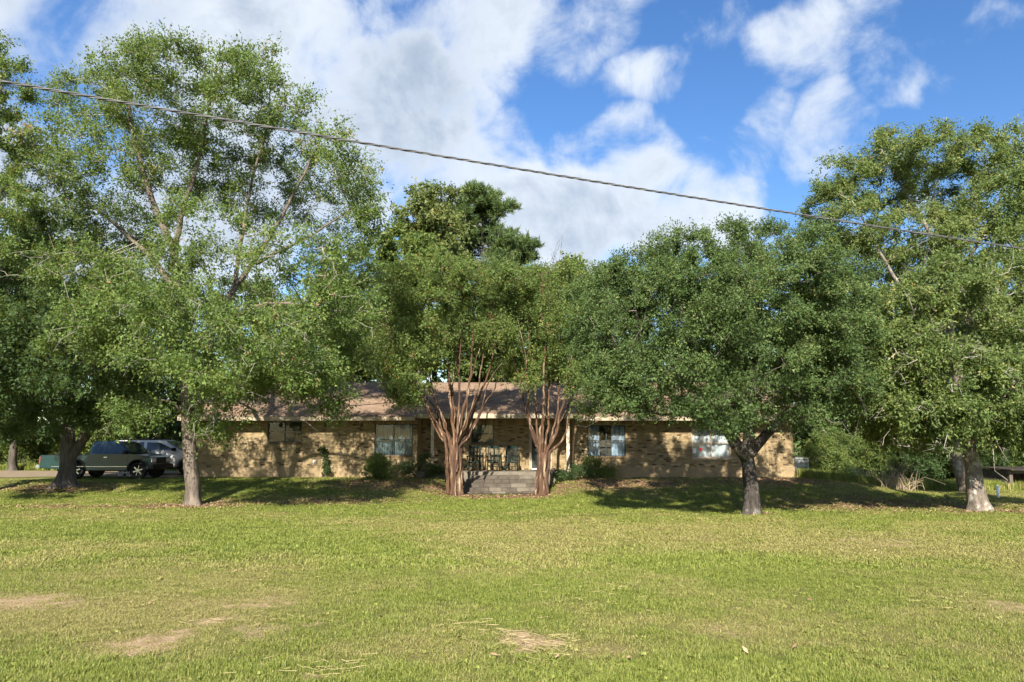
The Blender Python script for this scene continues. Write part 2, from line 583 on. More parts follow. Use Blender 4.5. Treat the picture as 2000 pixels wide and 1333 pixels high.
# ---------------------------------------------------------------- ground
def build_ground():
    xs = np.unique(np.concatenate([np.linspace(-700, -60, 40), np.linspace(-60, -26, 60), np.arange(-26, 26.01, 0.22), np.linspace(26, 60, 60), np.linspace(60, 700, 40)]))
    ys = np.unique(np.concatenate([np.linspace(-300, 3, 50), np.arange(3, 36.01, 0.2), np.linspace(36, 80, 70), np.linspace(80, 1400, 40)]))
    X, Y = np.meshgrid(xs, ys)
    Z = gz(X, Y)
    V = np.stack([X.ravel(), Y.ravel(), Z.ravel()], 1)
    nx, ny = len(xs), len(ys)
    i, j = np.meshgrid(np.arange(nx - 1), np.arange(ny - 1))
    a = (j * nx + i).ravel()
    Fc = np.stack([a, a + 1, a + 1 + nx, a + nx], 1)
    me = mesh_np('ground', V, Fc, 4, True)
    dry, bare, lit = masks(V[:, 0], V[:, 1])
    attr(me, 'dry', dry)
    attr(me, 'bare', bare)
    attr(me, 'lit', lit)
    m, t, out = mat_new('lawn_soil')
    g = t.n('ShaderNodeNewGeometry')
    A = lambda s: t.n('ShaderNodeAttribute', attribute_name=s).outputs['Fac']
    nf = t.noise(g.outputs['Position'], 26.0, 6.0, 0.65)
    nm = t.noise(g.outputs['Position'], 5.0, 5.0, 0.6)
    green = t.ramp(nf, [(0.3, (.060, .085, .014)), (0.7, (.13, .15, .030))])
    straw = t.ramp(nf, [(0.3, (.125, .110, .040)), (0.7, (.25, .205, .082))])
    c = t.mix(A('dry'), green, straw)
    soil = t.ramp(t.math('ADD', t.math('MULTIPLY', nf, .5), t.math('MULTIPLY', nm, .5)), [(0.35, (.21, .145, .075)), (0.65, (.42, .31, .19))])
    bf = t.math('MULTIPLY', t.math('SUBTRACT', t.math('ADD', t.math('ADD', A('bare'), t.math('MULTIPLY', nm, 0.9)), t.math('MULTIPLY', nf, 0.9)), 1.22), 2.6, clamp=True)
    c = t.mix(bf, c, soil)
    brown = t.ramp(nf, [(0.3, (.085, .052, .030)), (0.55, (.19, .115, .065)), (0.75, (.30, .21, .13))])
    lf = t.math('MULTIPLY', t.math('SUBTRACT', t.math('ADD', A('lit'), t.math('MULTIPLY', nm, 0.6)), 0.55), 2.4, clamp=True)
    c = t.mix(lf, c, brown)
    b = principled(t, c, 0.95, 0.1)
    t.l(bump(t, nf, 0.9, 0.05), b.inputs['Normal'])
    t.l(b.outputs[0], out.inputs[0])
    o = link('ground', me, None, m)
    tag(o, 'mown lawn rising in a low bank to the house', kind='structure')


build_ground()


def sheet(name, x0, x1, y0, y1, mat, lift, wob=0.4, n=(60, 24)):
    xs, ys = np.linspace(x0, x1, n[0]), np.linspace(0, 1, n[1])
    X, T = np.meshgrid(xs, ys)
    lo = y0 + wob * (fbm(xs * .4, xs * 0 + 3, 77) - .5) * 2
    hi = y1 + wob * (fbm(xs * .4, xs * 0 + 9, 78) - .5) * 2
    Y = lo[None, :] * (1 - T) + hi[None, :] * T
    V = np.stack([X.ravel(), Y.ravel(), (gz(X, Y) + lift).ravel()], 1)
    i, j = np.meshgrid(np.arange(n[0] - 1), np.arange(n[1] - 1))
    a = (j * n[0] + i).ravel()
    me = mesh_np(name, V, np.stack([a, a + 1, a + 1 + n[0], a + n[0]], 1), 4, True)
    return link(name, me, None, mat)


M['sand'] = simple('sandy_dirt', (.20, .155, .105), 0.95, .1, var=.3, scale=2.5, bmp=.4)
tag(sheet('driveway', -60, -14.8, 36.0, 43.0, M['sand'], 0.012, 1.4), 'pale sandy driveway beside the house where the cars stand', kind='structure')


# ---------------------------------------------------------------- grass
def make_tuft(seed, nb, rad, h0, h1, wd, lean):
    rg = np.random.default_rng(seed)
    a = rg.uniform(0, 6.283, nb)
    r = rad * np.sqrt(rg.uniform(0, 1, nb))
    bx, by = r * np.cos(a), r * np.sin(a)
    h = rg.uniform(h0, h1, nb)
    ha = rg.uniform(0, 6.283, nb)
    le = rg.uniform(0.25, 1.0, nb) * lean * h
    dx, dy = np.cos(ha), np.sin(ha)
    sx, sy = -dy * wd * 0.5, dx * wd * 0.5
    wv = rg.uniform(.7, 1.3, nb)
    V = np.zeros((nb, 5, 3))
    V[:, 0] = np.stack([bx - sx * wv, by - sy * wv, h * 0 - .01], 1)
    V[:, 1] = np.stack([bx + sx * wv, by + sy * wv, h * 0 - .01], 1)
    V[:, 2] = np.stack([bx + dx * le * .4 + sx * .8, by + dy * le * .4 + sy * .8, h * .62], 1)
    V[:, 3] = np.stack([bx + dx * le * .4 - sx * .8, by + dy * le * .4 - sy * .8, h * .62], 1)
    V[:, 4] = np.stack([bx + dx * le, by + dy * le, h * rg.uniform(.75, 1, nb)], 1)
    b = np.arange(nb) * 5
    tri = np.concatenate([np.stack([b, b + 1, b + 2], 1), np.stack([b, b + 2, b + 3], 1), np.stack([b + 3, b + 2, b + 4], 1)])
    me = mesh_np('grass_blades', V.reshape(-1, 3), tri, 3)
    attr(me, 'v', np.repeat(rg.uniform(0, 1, nb), 5))
    return me


def grass_mat():
    m, t, out = mat_new('grass_blade')
    a = t.n('ShaderNodeAttribute', attribute_name='v').outputs['Fac']
    d = t.n('ShaderNodeAttribute', attribute_name='dry', attribute_type='INSTANCER').outputs['Fac']
    g = t.ramp(a, [(0.0, (.105, .142, .022)), (0.5, (.195, .240, .044)), (1.0, (.30, .31, .080))])
    s = t.ramp(a, [(0.0, (.20, .195, .055)), (0.5, (.305, .285, .095)), (1.0, (.43, .375, .165))])
    # each blade turns to straw at its own dryness
    f = t.math('MULTIPLY', t.math('SUBTRACT', d, t.math('MULTIPLY', t.math('FRACT', t.math('MULTIPLY', a, 7.31)), 0.75)), 2.2, clamp=True)
    c = t.mix(f, g, s)
    b = principled(t, c, 0.55, 0.25)
    tr = t.n('ShaderNodeBsdfTranslucent')
    t.l(c, tr.inputs['Color'])
    mx = t.n('ShaderNodeMixShader')
    mx.inputs[0].default_value = 0.35
    t.l(b.outputs[0], mx.inputs[1])
    t.l(tr.outputs[0], mx.inputs[2])
    t.l(mx.outputs[0], out.inputs[0])
    return m


M['grass'] = grass_mat()


def scatter(name, V, att, meshes, label, cat):
    """one object: a cloud of points that carries tufts through geometry nodes"""
    me = bpy.data.meshes.new(name)
    me.vertices.add(len(V))
    me.vertices.foreach_set('co', np.asarray(V, np.float32).ravel())
    for k, v in att.items():
        attr(me, k, v)
    me.update()
    o = link(name, me)
    ng = bpy.data.node_groups.new(name + '_nodes', 'GeometryNodeTree')
    ng.interface.new_socket('Geometry', in_out='INPUT', socket_type='NodeSocketGeometry')
    ng.interface.new_socket('Geometry', in_out='OUTPUT', socket_type='NodeSocketGeometry')
    N, L = ng.nodes, ng.links
    gi, go, jn = N.new('NodeGroupInput'), N.new('NodeGroupOutput'), N.new('GeometryNodeJoinGeometry')

    def named(a):
        nd = N.new('GeometryNodeInputNamedAttribute')
        nd.data_type = 'FLOAT'
        nd.inputs['Name'].default_value = a
        return nd.outputs['Attribute']
    m2p = N.new('GeometryNodeMeshToPoints')
    L.new(gi.outputs[0], m2p.inputs[0])
    for k, tm in enumerate(meshes):
        src = bpy.data.objects.new(name + '_tuft', tm)
        oi = N.new('GeometryNodeObjectInfo')
        oi.inputs['Object'].default_value = src
        ip = N.new('GeometryNodeInstanceOnPoints')
        cmpn = N.new('FunctionNodeCompare')
        cmpn.data_type = 'FLOAT'
        cmpn.operation = 'EQUAL'
        cmpn.inputs['Epsilon'].default_value = 0.1
        L.new(named('pick'), cmpn.inputs[0])
        cmpn.inputs[1].default_value = float(k)
        L.new(m2p.outputs[0], ip.inputs['Points'])
        L.new(cmpn.outputs[0], ip.inputs['Selection'])
        L.new(oi.outputs['Geometry'], ip.inputs['Instance'])
        cx = N.new('ShaderNodeCombineXYZ')
        L.new(named('rz'), cx.inputs[2])
        L.new(cx.outputs[0], ip.inputs['Rotation'])
        cs = N.new('ShaderNodeCombineXYZ')
        L.new(named('sxy'), cs.inputs[0])
        L.new(named('sxy'), cs.inputs[1])
        L.new(named('sz'), cs.inputs[2])
        L.new(cs.outputs[0], ip.inputs['Scale'])
        L.new(ip.outputs[0], jn.inputs[0])
    L.new(jn.outputs[0], go.inputs[0])
    md = o.modifiers.new('scatter', 'NODES')
    md.node_group = ng
    return tag(o, label, cat, kind='stuff')


def build_grass():
    rg = np.random.default_rng(11)
    P_ = []
    for y0, y1, dens, lod in ((4.0, 8.0, 230, 0), (8.0, 13.5, 120, 0), (13.5, 22.0, 46, 1), (22.0, 34.0, 22, 1)):
        xm = 0.74 * y1 + 2.0
        n = int((y1 - y0) * 2 * xm * dens)
        x = rg.uniform(-xm, xm, n)
        y = rg.uniform(y0, y1, n)
        k = np.abs(x) < 0.74 * y + 2.0
        P_.append(np.stack([x[k], y[k], np.full(k.sum(), lod)], 1))
    A = np.concatenate(P_)
    x, y, lod = A[:, 0], A[:, 1], A[:, 2]
    dry, bare, lit = masks(x, y)
    clump = fbm(x * 3.1, y * 3.1, 131, 3)
    keep = rg.uniform(0, 1, len(x)) > np.clip(1.0 * (bare - .2), 0, .80)
    keep &= rg.uniform(0, 1, len(x)) > np.clip(1.5 * (lit - .25), 0, .97)
    keep &= ~((x > -15.0) & (x < 13.6) & (y > 33.6))
    keep &= ~((x > -2.4) & (x < 1.3) & (y > 29.9))
    x, y, lod, dry, bare, clump = [q[keep] for q in (x, y, lod, dry, bare, clump)]
    n = len(x)
    dry = np.clip(dry + .35 * bare + (clump - .5) * .7 + rg.normal(0, .10, n), 0, 1)
    hs_ = (0.75 + 0.9 * (clump - .3)) * (1.15 - .45 * dry) * (1 - .45 * np.clip(bare, 0, 1)) * (1 + .55 * blobsum(GREEN, x, y)) * rg.uniform(.75, 1.25, n)
    tall = rg.uniform(0, 1, n) > 0.985
    hs_[tall] *= 1.5
    att = dict(dry=dry, rz=rg.uniform(0, 6.28, n), sxy=rg.uniform(.85, 1.25, n), sz=np.clip(hs_ * .86, .3, 2.0),
               pick=np.where(lod == 0, np.where((rg.uniform(0, 1, n) < .10 * (fbm(x * .8, y * .8, 301, 3) > .52)) & (bare < .2), 5, rg.integers(0, 3, n)), 3 + rg.integers(0, 2, n)).astype(float))
    ms = [make_tuft(s, 52, .088, .016, .056, .0044, 1.4) for s in (1, 2, 3)] + [make_tuft(s, 46, .17, .025, .065, .011, 1.2) for s in (4, 5)] + [make_tuft(s, 9, .035, .02, .05, .022, 1.8) for s in (6,)]
    for m_ in ms:
        m_.materials.append(M['grass'])
    scatter('grass', np.stack([x, y, gz(x, y)], 1), att, ms, 'short mown grass, green with dry straw-coloured patches', 'grass')


build_grass()


def build_litter():
    rg = np.random.default_rng(29)
    n = 100000
    x, y = rg.uniform(-21, 20, n), rg.uniform(20.5, 33.6, n)
    _, _, lit = masks(x, y)
    k = rg.uniform(0, 1, n) < np.clip((lit - .16) * 1.2, .012, 1)
    x, y = x[k], y[k]
    yy_ = rg.uniform(4.5, 21, 120)
    x, y = np.concatenate([x, rg.uniform(-.8, .8, 120) * yy_]), np.concatenate([y, yy_])
    n = len(x)
    z = gz(x, y) + rg.uniform(.012, .035, n) + .02 * (y < 21)
    L, W = rg.uniform(.03, .058, n), rg.uniform(.015, .026, n)
    a = rg.uniform(0, 6.28, n)
    d = np.stack([np.cos(a), np.sin(a), rg.normal(0, .35, n)], 1)
    s = np.stack([-np.sin(a), np.cos(a), rg.normal(0, .35, n)], 1)
    c = np.stack([x, y, z], 1)
    V = np.stack([c - d * L[:, None], c - s * W[:, None], c + d * L[:, None], c + s * W[:, None]], 1).reshape(-1, 3)
    me = mesh_np('leaf_litter', V, np.arange(n * 4), 4)
    attr(me, 'v', np.repeat(rg.uniform(0, 1, n), 4))
    m, t, out = mat_new('dead_leaf')
    av = t.n('ShaderNodeAttribute', attribute_name='v')
    b = principled(t, t.ramp(av.outputs['Fac'], [(0, (.10, .058, .032)), (.5, (.21, .13, .075)), (1, (.36, .26, .165))]), .8, .2)
    t.l(b.outputs[0], out.inputs[0])
    tag(link('leaf_litter', me, None, m), 'brown fallen leaves under the trees and along the bank', 'leaf litter', kind='stuff')
    # dry cut stalks lying on the lawn
    n = 240
    spots = np.array([ground_px(a, b)[:2] for a, b in ((1035, 1255), (960, 1230), (1060, 1270), (640, 1310), (1870, 1180), (430, 1215), (1200, 1160))])
    pk = rg.integers(0, len(spots), n)
    sp = np.array([.28, .5, .35, .3, .5, .4, .6])[pk]
    x = spots[pk, 0] + rg.normal(0, 1, n) * sp
    y = spots[pk, 1] + rg.normal(0, 1, n) * sp * .8
    mb = MB()
    for i in range(n):
        a_, l_ = rg.uniform(0, 6.28), rg.uniform(.05, .19)
        z = gzf(x[i], y[i]) + rg.uniform(.015, .06)
        p = np.array([x[i], y[i], z])
        q = p + np.array([math.cos(a_) * l_, math.sin(a_) * l_, rg.uniform(-.02, .03)])
        mb.bar(p, q, .0028, .0028)
    tag(mb.build('straw', simple('straw', (.40, .32, .17), .8, .2)), 'loose pale stalks of cut dry grass lying on the lawn', 'straw', kind='stuff')


build_litter()


# ---------------------------------------------------------------- trees
def resample(pts, step):
    pts = [np.array(p, float) for p in pts]
    # smooth with a Catmull-Rom curve
    q = [2 * pts[0] - pts[1]] + pts + [2 * pts[-1] - pts[-2]]
    out = []
    for i in range(1, len(q) - 2):
        n = max(2, int(np.linalg.norm(q[i + 1] - q[i]) / step))
        for k in range(n):
            t = k / n
            out.append(0.5 * (2 * q[i] + (q[i + 1] - q[i - 1]) * t + (2 * q[i - 1] - 5 * q[i] + 4 * q[i + 1] - q[i + 2]) * t * t + (3 * q[i] - q[i - 1] - 3 * q[i + 1] + q[i + 2]) * t ** 3))
    out.append(pts[-1])
    return out


def sample_blobs(rg, blobs, n, hollow=0.35):
    """points through a set of ellipsoids (cx,cy,cz,rx,ry,rz), fewer near their centres"""
    B = np.array(blobs, float)
    vol = np.prod(B[:, 3:6], 1) ** 0.66
    k = rg.choice(len(B), n, p=vol / vol.sum())
    d = rg.normal(0, 1, (n, 3))
    d /= np.linalg.norm(d, axis=1)[:, None]
    r = (hollow + (1 - hollow) * rg.uniform(0, 1, n)) ** (1 / 2.2)
    return B[k, :3] + d * r[:, None] * B[k, 3:6]


def colonize(rg, nodes, parent, att, step, kill, iters=90, up=0.05):
    """grow twigs from the given skeleton towards the crown points (space colonisation)"""
    N = [np.array(p) for p in nodes]
    Pn = list(parent)
    A = att.copy()
    alive = np.ones(len(A), bool)
    nn = np.array(N)
    d2 = ((A[:, None, :] - nn[None]) ** 2).sum(2)
    near, dist = d2.argmin(1), np.sqrt(d2.min(1))
    tips_p, tips_n = [], []

    def take(mask):
        for i in np.nonzero(mask)[0]:
            tips_p.append(A[i])
            tips_n.append(near[i])
        alive[mask] = False
    take(alive & (dist < kill))
    for it in range(iters):
        idx = np.nonzero(alive)[0]
        if len(idx) == 0:
            break
        nn = np.array(N)
        v = A[idx] - nn[near[idx]]
        v /= np.linalg.norm(v, axis=1)[:, None] + 1e-9
        u, inv = np.unique(near[idx], return_inverse=True)
        s = np.zeros((len(u), 3))
        np.add.at(s, inv, v)
        s += rg.normal(0, .25, s.shape)
        s[:, 2] += up
        s /= np.linalg.norm(s, axis=1)[:, None] + 1e-9
        new = nn[u] + s * step
        b = len(N)
        N += list(new)
        Pn += list(u)
        dn = np.sqrt(((A[idx][:, None, :] - new[None]) ** 2).sum(2))
        m, mi = dn.min(1), dn.argmin(1)
        better = m < dist[idx]
        dist[idx[better]] = m[better]
        near[idx[better]] = b + mi[better]
        take(alive & (dist < kill))
    return np.array(N), np.array(Pn), np.array(tips_p), np.array(tips_n, int)


def segments_mesh(name, Pa, Pb, ra, rb, n=4):
    """independent tapered prisms, all at once"""
    d = Pb - Pa
    L = np.linalg.norm(d, axis=1)[:, None] + 1e-9
    d = d / L
    h = np.where(np.abs(d[:, 2:3]) < 0.9, np.array([[0, 0, 1.0]]), np.array([[1.0, 0, 0]]))
    s = np.cross(d, h)
    s /= np.linalg.norm(s, axis=1)[:, None] + 1e-9
    t = np.cross(s, d)
    K = len(Pa)
    V = np.zeros((K, 2 * n, 3))
    for k in range(n):
        a = 2 * math.pi * k / n
        o = math.cos(a) * s + math.sin(a) * t
        V[:, k] = Pa + o * ra[:, None]
        V[:, n + k] = Pb + o * rb[:, None]
    b = (np.arange(K) * 2 * n)[:, None]
    Fs = [np.concatenate([b + k, b + (k + 1) % n, b + n + (k + 1) % n, b + n + k], 1) for k in range(n)]
    return mesh_np(name, V.reshape(-1, 3), np.concatenate(Fs), 4, True)


def leaves_mesh(name, rg, tips, centre, nspr, nleaf, spr_len, lw, ll, upb, outb, droop=0.0, tuft=False):
    """leafy sprigs round each twig end; returns leaf mesh and sprig segments"""
    T = len(tips)
    K = T * nspr
    o = np.repeat(tips, nspr, 0)
    out = o - centre
    out /= np.linalg.norm(out, axis=1)[:, None] + 1e-9
    d = rg.normal(0, 1, (K, 3))
    d /= np.linalg.norm(d, axis=1)[:, None]
    d = d * 0.9 + out * outb
    d[:, 2] += upb - droop * rg.uniform(0, 1, K)
    d /= np.linalg.norm(d, axis=1)[:, None] + 1e-9
    Ls = spr_len * rg.uniform(.45, 1.25, K)
    end = o + d * Ls[:, None]
    n = K * nleaf
    dd, oo, LL = np.repeat(d, nleaf, 0), np.repeat(o, nleaf, 0), np.repeat(Ls, nleaf)
    t = rg.uniform(.12, 1.05, n)
    c = oo + dd * (LL * t)[:, None] + rg.normal(0, 1, (n, 3)) * (0.06 if tuft else 0.10) * spr_len
    ax = dd * (1.2 if tuft else 0.55) + rg.normal(0, .6, (n, 3))
    ax[:, 2] -= 0.25 * (not tuft)
    ax /= np.linalg.norm(ax, axis=1)[:, None] + 1e-9
    nr = rg.normal(0, .65, (n, 3)) + np.array([0, -.12, .55])
    sd = np.cross(ax, nr)
    sd /= np.linalg.norm(sd, axis=1)[:, None] + 1e-9
    nr = np.cross(sd, ax)
    sz = rg.uniform(.65, 1.3, n)
    l_, w_ = (ll * sz)[:, None], (lw * sz * rg.uniform(.8, 1.2, n))[:, None]
    cup = nr * w_ * 0.35
    sk = rg.uniform(-.35, .35, n)[:, None]
    V = np.stack([c + ax * l_ * (.15 + .3 * sk) + sd * w_ * .5, c + ax * l_, c + ax * l_ * (.15 - .3 * sk) - sd * w_ * .5 + cup], 1).reshape(-1, 3)
    me = mesh_np(name, V, np.arange(n * 3), 3)
    base = np.repeat(np.repeat(rg.normal(.48, .13, T), nspr), nleaf)
    attr(me, 'v', np.repeat(np.clip(base + rg.normal(0, .17, n), 0, 1), 3))
    return me, (o, end)


def blob_px(L, d, depth=2.4, seed=0, spread=2.0, shift=0.0):
    """photo ellipses (px, py, rx, ry[, dy]) to ellipsoids round the tree's own distance"""
    rg = np.random.default_rng(seed)
    out = []
    for e in L:
        px, py, rx, ry = e[:4]
        dy = e[4] if len(e) > 4 else rg.uniform(-spread, spread)
        dd = d + dy + shift
        c = P(px, py, dd)
        # a tree has no depth of its own in the picture: as deep as it is wide
        out.append((*c, rx * dd / F_PX, min(depth, max(rx, ry) * dd / F_PX * 1.15), ry * dd / F_PX))
    return out


TRI = [0]


def make_tree(name, label, cat, base, limbs, blobs, seed, leaf, bark, twig, n_att=600, nspr=7, nleaf=14, spr=.42, lw=.05, ll=.105,
              step=.34, kill=.42, tip_r=.006, upb=.25, outb=.5, droop=.0, rough=.10, group=None, hollow=.35, flare=1.25, tuft=False, crown='crown',
              trunk_name='trunk', limb_name='limb', dead=0, sprigs=.16, sides=20, wobble=.012):
    """limbs: list of (points, r0, r1); the first is the trunk. Every other one starts on an earlier one."""
    rg = np.random.default_rng(seed)
    base = np.array(base, float)
    root = thing(name, label, cat, tuple(base), group=group)
    nodes, par = [], []
    trees = []
    for k, (pts, r0, r1) in enumerate(limbs):
        rs = resample([np.array(p, float) for p in pts], .22)
        wob = np.cumsum(rg.normal(0, wobble, (len(rs), 3)), 0)
        wob -= np.linspace(0, 1, len(rs))[:, None] * wob[-1] * .6
        wob[0] = 0
        rs = [p + q for p, q in zip(rs, wob)]
        trees.append((rs, r0, r1))
        if k == 0:
            p_ = -1
        else:
            nn = np.array(nodes)
            p_ = int(((nn - rs[0]) ** 2).sum(1).argmin())
        for i, p in enumerate(rs):
            nodes.append(p)
            par.append(p_)
            p_ = len(nodes) - 1
        tt = np.linspace(0, 1, len(rs))
        rad = r0 + (r1 - r0) * tt ** .8
        if k == 0 and flare > 1:
            hgt = np.array([p[2] for p in rs]) - rs[0][2]
            rad = rad * (1 + (flare - 1) * np.exp(-hgt / .16))
        mb = MB(base)
        if k == 0:
            rs = [rs[0] - np.array([0, 0, .12])] + rs
            rad = np.concatenate([[rad[0] * 1.12], rad])
        mb.tube(rs, list(rad), sides if k == 0 else 8, True, rough, seed * 31 + k, .5 if k == 0 and flare > 1.05 else 0.0)
        mb.build(trunk_name if k == 0 else limb_name, bark, root, True)
    n_manual = len(nodes)
    att = sample_blobs(rg, blobs, n_att, hollow)
    N, Pn, tp, tn = colonize(rg, nodes, par, att, step, kill)
    # twig thickness from the number of twig ends each carries
    cnt = np.zeros(len(N))
    np.add.at(cnt, tn, 1)
    for i in range(len(N) - 1, -1, -1):
        if Pn[i] >= 0 and i >= n_manual:
            cnt[Pn[i]] += cnt[i]
    use = np.nonzero((np.arange(len(N)) >= n_manual) & (cnt > 0))[0]
    rad = tip_r * np.maximum(cnt, 1) ** .42
    pr = rad[Pn[use]].copy()
    pr[Pn[use] < n_manual] = rad[use][Pn[use] < n_manual] * 1.2
    pr = np.minimum(pr, rad[use] * 1.7)
    B0, B1, r0_, r1_ = N[Pn[use]] - base, N[use] - base, pr, rad[use]
    ends = N[tn] * .75 + tp * .25
    centre = np.array(blobs)[:, :3].mean(0)
    lm, (so, se) = leaves_mesh(crown, rg, ends, centre, nspr, nleaf, spr, lw, ll, upb, outb, droop, tuft)
    co = np.empty(len(lm.vertices) * 3, np.float32)
    lm.vertices.foreach_get('co', co)
    co = (co.reshape(-1, 3) - base.astype(np.float32))
    lm.vertices.foreach_set('co', co.ravel())
    seg = [(B0, B1, r0_, r1_)]
    if sprigs:
        qs = rg.uniform(0, 1, len(so)) < sprigs
        so, se = so[qs], se[qs]
        seg.append((so - base, se - base, np.full(len(so), tip_r * .7), np.full(len(so), tip_r * .3)))
    if dead:                                   # bare dead twigs that stick out of the crown
        q = rg.choice(use[cnt[use] < 12], dead)
        for gen in range(6):
            s0 = N[q] if gen == 0 else s1
            dv = N[q] - centre
            dv /= np.linalg.norm(dv, axis=1)[:, None]
            s1 = s0 + dv * rg.uniform(.10, .24, (dead, 1)) + rg.normal(0, .10, (dead, 3))
            seg.append((s0 - base, s1 - base, np.full(dead, .0125 - .0018 * gen), np.full(dead, .0107 - .0018 * gen)))
            if gen in (2, 4):                    # side twigs
                s2 = s1 + dv * .12 + rg.normal(0, .22, (dead, 3))
                seg.append((s1 - base, s2 - base, np.full(dead, .006), np.full(dead, .003)))
    bmsh = segments_mesh('branches', *[np.concatenate([s[i] for s in seg]) for i in range(4)], n=4)
    ob = link('branches', bmsh, root, twig)
    ob['kind'] = 'stuff'
    oc = link(crown, lm, root, leaf)
    TRI[0] += len(lm.polygons) + len(bmsh.polygons) * 2
    return root


def PX(L, d, dys=None):
    return [P(a, b, d + (dys[i] if dys else 0)) for i, (a, b) in enumerate(L)]


# -- the big oak left of the house
d = OAK[1]
tr = [OAK] + PX([(372, 900), (367, 830), (364, 760), (370, 690), (352, 590), (340, 500), (300, 400), (265, 280), (250, 170)], d)
fork = P(368, 850, d)
oak_limbs = [(tr, .26, .05),
             ([fork] + PX([(392, 780), (406, 700), (420, 640), (455, 575), (500, 515), (545, 440), (590, 360), (620, 290)], d, [.2, .5, .6, .8, 1, 1.1, 1.2, 1.3]), .20, .03),
             (PX([(364, 745), (330, 700), (280, 690), (220, 705), (160, 740)], d, [0, -.4, -.9, -1.3, -1.6]), .09, .02),
             (PX([(418, 650), (470, 610), (530, 590), (600, 600), (670, 640)], d, [.6, .1, -.4, -.9, -1.3]), .09, .02),
             (PX([(352, 590), (310, 520), (250, 460), (190, 410), (130, 380)], d, [0, .3, .6, .9, 1.2]), .12, .02),
             (PX([(340, 500), (360, 400), (390, 300), (410, 200), (420, 130)], d, [0, -.3, -.5, -.6, -.7]), .12, .02),
             (PX([(455, 575), (470, 470), (490, 360), (520, 250), (530, 160)], d, [.8, .9, 1, .9, .9]), .10, .02),
             (PX([(500, 515), (570, 480), (640, 440), (700, 400)], d, [1, .6, .3, 0]), .08, .02),
             (PX([(366, 800), (400, 770), (450, 765), (520, 770), (570, 770)], d, [0, -.8, -1.5, -2.0, -2.3]), .08, .02),
             (PX([(367, 830), (340, 790), (300, 780), (250, 790)], d, [0, -.5, -1.0, -1.3]), .06, .015)]
oak_blobs = blob_px([(250, 130, 90, 60), (330, 130, 90, 60), (180, 200, 80, 70), (290, 220, 120, 80), (430, 150, 80, 60), (510, 150, 60, 60), (440, 240, 110, 80),
                     (570, 200, 45, 55), (560, 280, 80, 80), (640, 300, 70, 60), (690, 350, 50, 50), (130, 290, 80, 80), (220, 330, 100, 80), (360, 330, 110, 70),
                     (500, 380, 110, 80), (640, 400, 90, 70), (710, 430, 40, 50), (120, 400, 70, 60), (240, 450, 110, 70), (390, 460, 110, 70), (560, 500, 110, 60), (670, 510, 70, 60),
                     (170, 530, 100, 60), (320, 560, 110, 60), (470, 600, 100, 60), (600, 620, 100, 60), (700, 590, 60, 60),
                     (300, 640, 100, 45, -2.5), (230, 680, 60, 30, -2.5), (520, 700, 100, 50, -2.2), (620, 690, 80, 60, -1), (440, 760, 80, 50, -2.5), (550, 735, 95, 40, -2.4), (650, 750, 50, 50, -2),
                     (410, 830, 45, 35, -2.4), (460, 842, 38, 32, -2.5), (270, 800, 60, 35, -1.8), (635, 805, 35, 32, -2.2), (680, 700, 50, 60, -1), (430, 720, 100, 50, -4.6), (300, 690, 90, 45, -4.4), (520, 650, 110, 60, -4.8), (600, 730, 80, 50, -3.8), (360, 600, 110, 60, -4.6), (220, 620, 90, 50, -4), (660, 600, 80, 60, -3.6), (150, 640, 80, 40, -3.4)], d, 2.5, 3, 4.2)
make_tree('oak_tree', 'tall spreading oak with forked grey trunk at the left end of the house', 'tree', OAK, oak_limbs, oak_blobs, 101, M['oak_leaf'], M['bark_oak'], M['twig_pale'],
          n_att=2050, nspr=9, nleaf=14, spr=.64, lw=.054, ll=.098, hollow=.2, dead=150, kill=.40)

# -- forked tree at the truck, its crown's shade painted in by darker leaves
d = OAK_DARK[1]
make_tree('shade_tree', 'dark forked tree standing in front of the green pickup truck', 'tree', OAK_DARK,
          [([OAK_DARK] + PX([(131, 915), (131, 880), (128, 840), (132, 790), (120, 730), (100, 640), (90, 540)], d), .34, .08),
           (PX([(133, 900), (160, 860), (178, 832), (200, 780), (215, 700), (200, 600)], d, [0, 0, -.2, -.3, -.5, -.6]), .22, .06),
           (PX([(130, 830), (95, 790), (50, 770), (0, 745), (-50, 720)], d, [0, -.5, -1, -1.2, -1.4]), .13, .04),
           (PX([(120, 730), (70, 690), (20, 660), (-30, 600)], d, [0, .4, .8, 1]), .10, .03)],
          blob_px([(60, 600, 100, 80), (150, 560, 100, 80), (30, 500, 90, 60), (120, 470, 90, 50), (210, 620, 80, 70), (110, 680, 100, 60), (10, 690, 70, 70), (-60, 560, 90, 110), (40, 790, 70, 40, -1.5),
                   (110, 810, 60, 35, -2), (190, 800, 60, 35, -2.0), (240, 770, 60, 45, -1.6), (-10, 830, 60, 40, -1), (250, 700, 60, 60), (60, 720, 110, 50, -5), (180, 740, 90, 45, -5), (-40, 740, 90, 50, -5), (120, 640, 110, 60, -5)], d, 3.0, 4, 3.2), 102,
          M['dark_leaf'], M['bark_dark'], M['twig_dark'], n_att=1000, nspr=11, nleaf=13, spr=.58, lw=.068, ll=.122, dead=60, kill=.45)

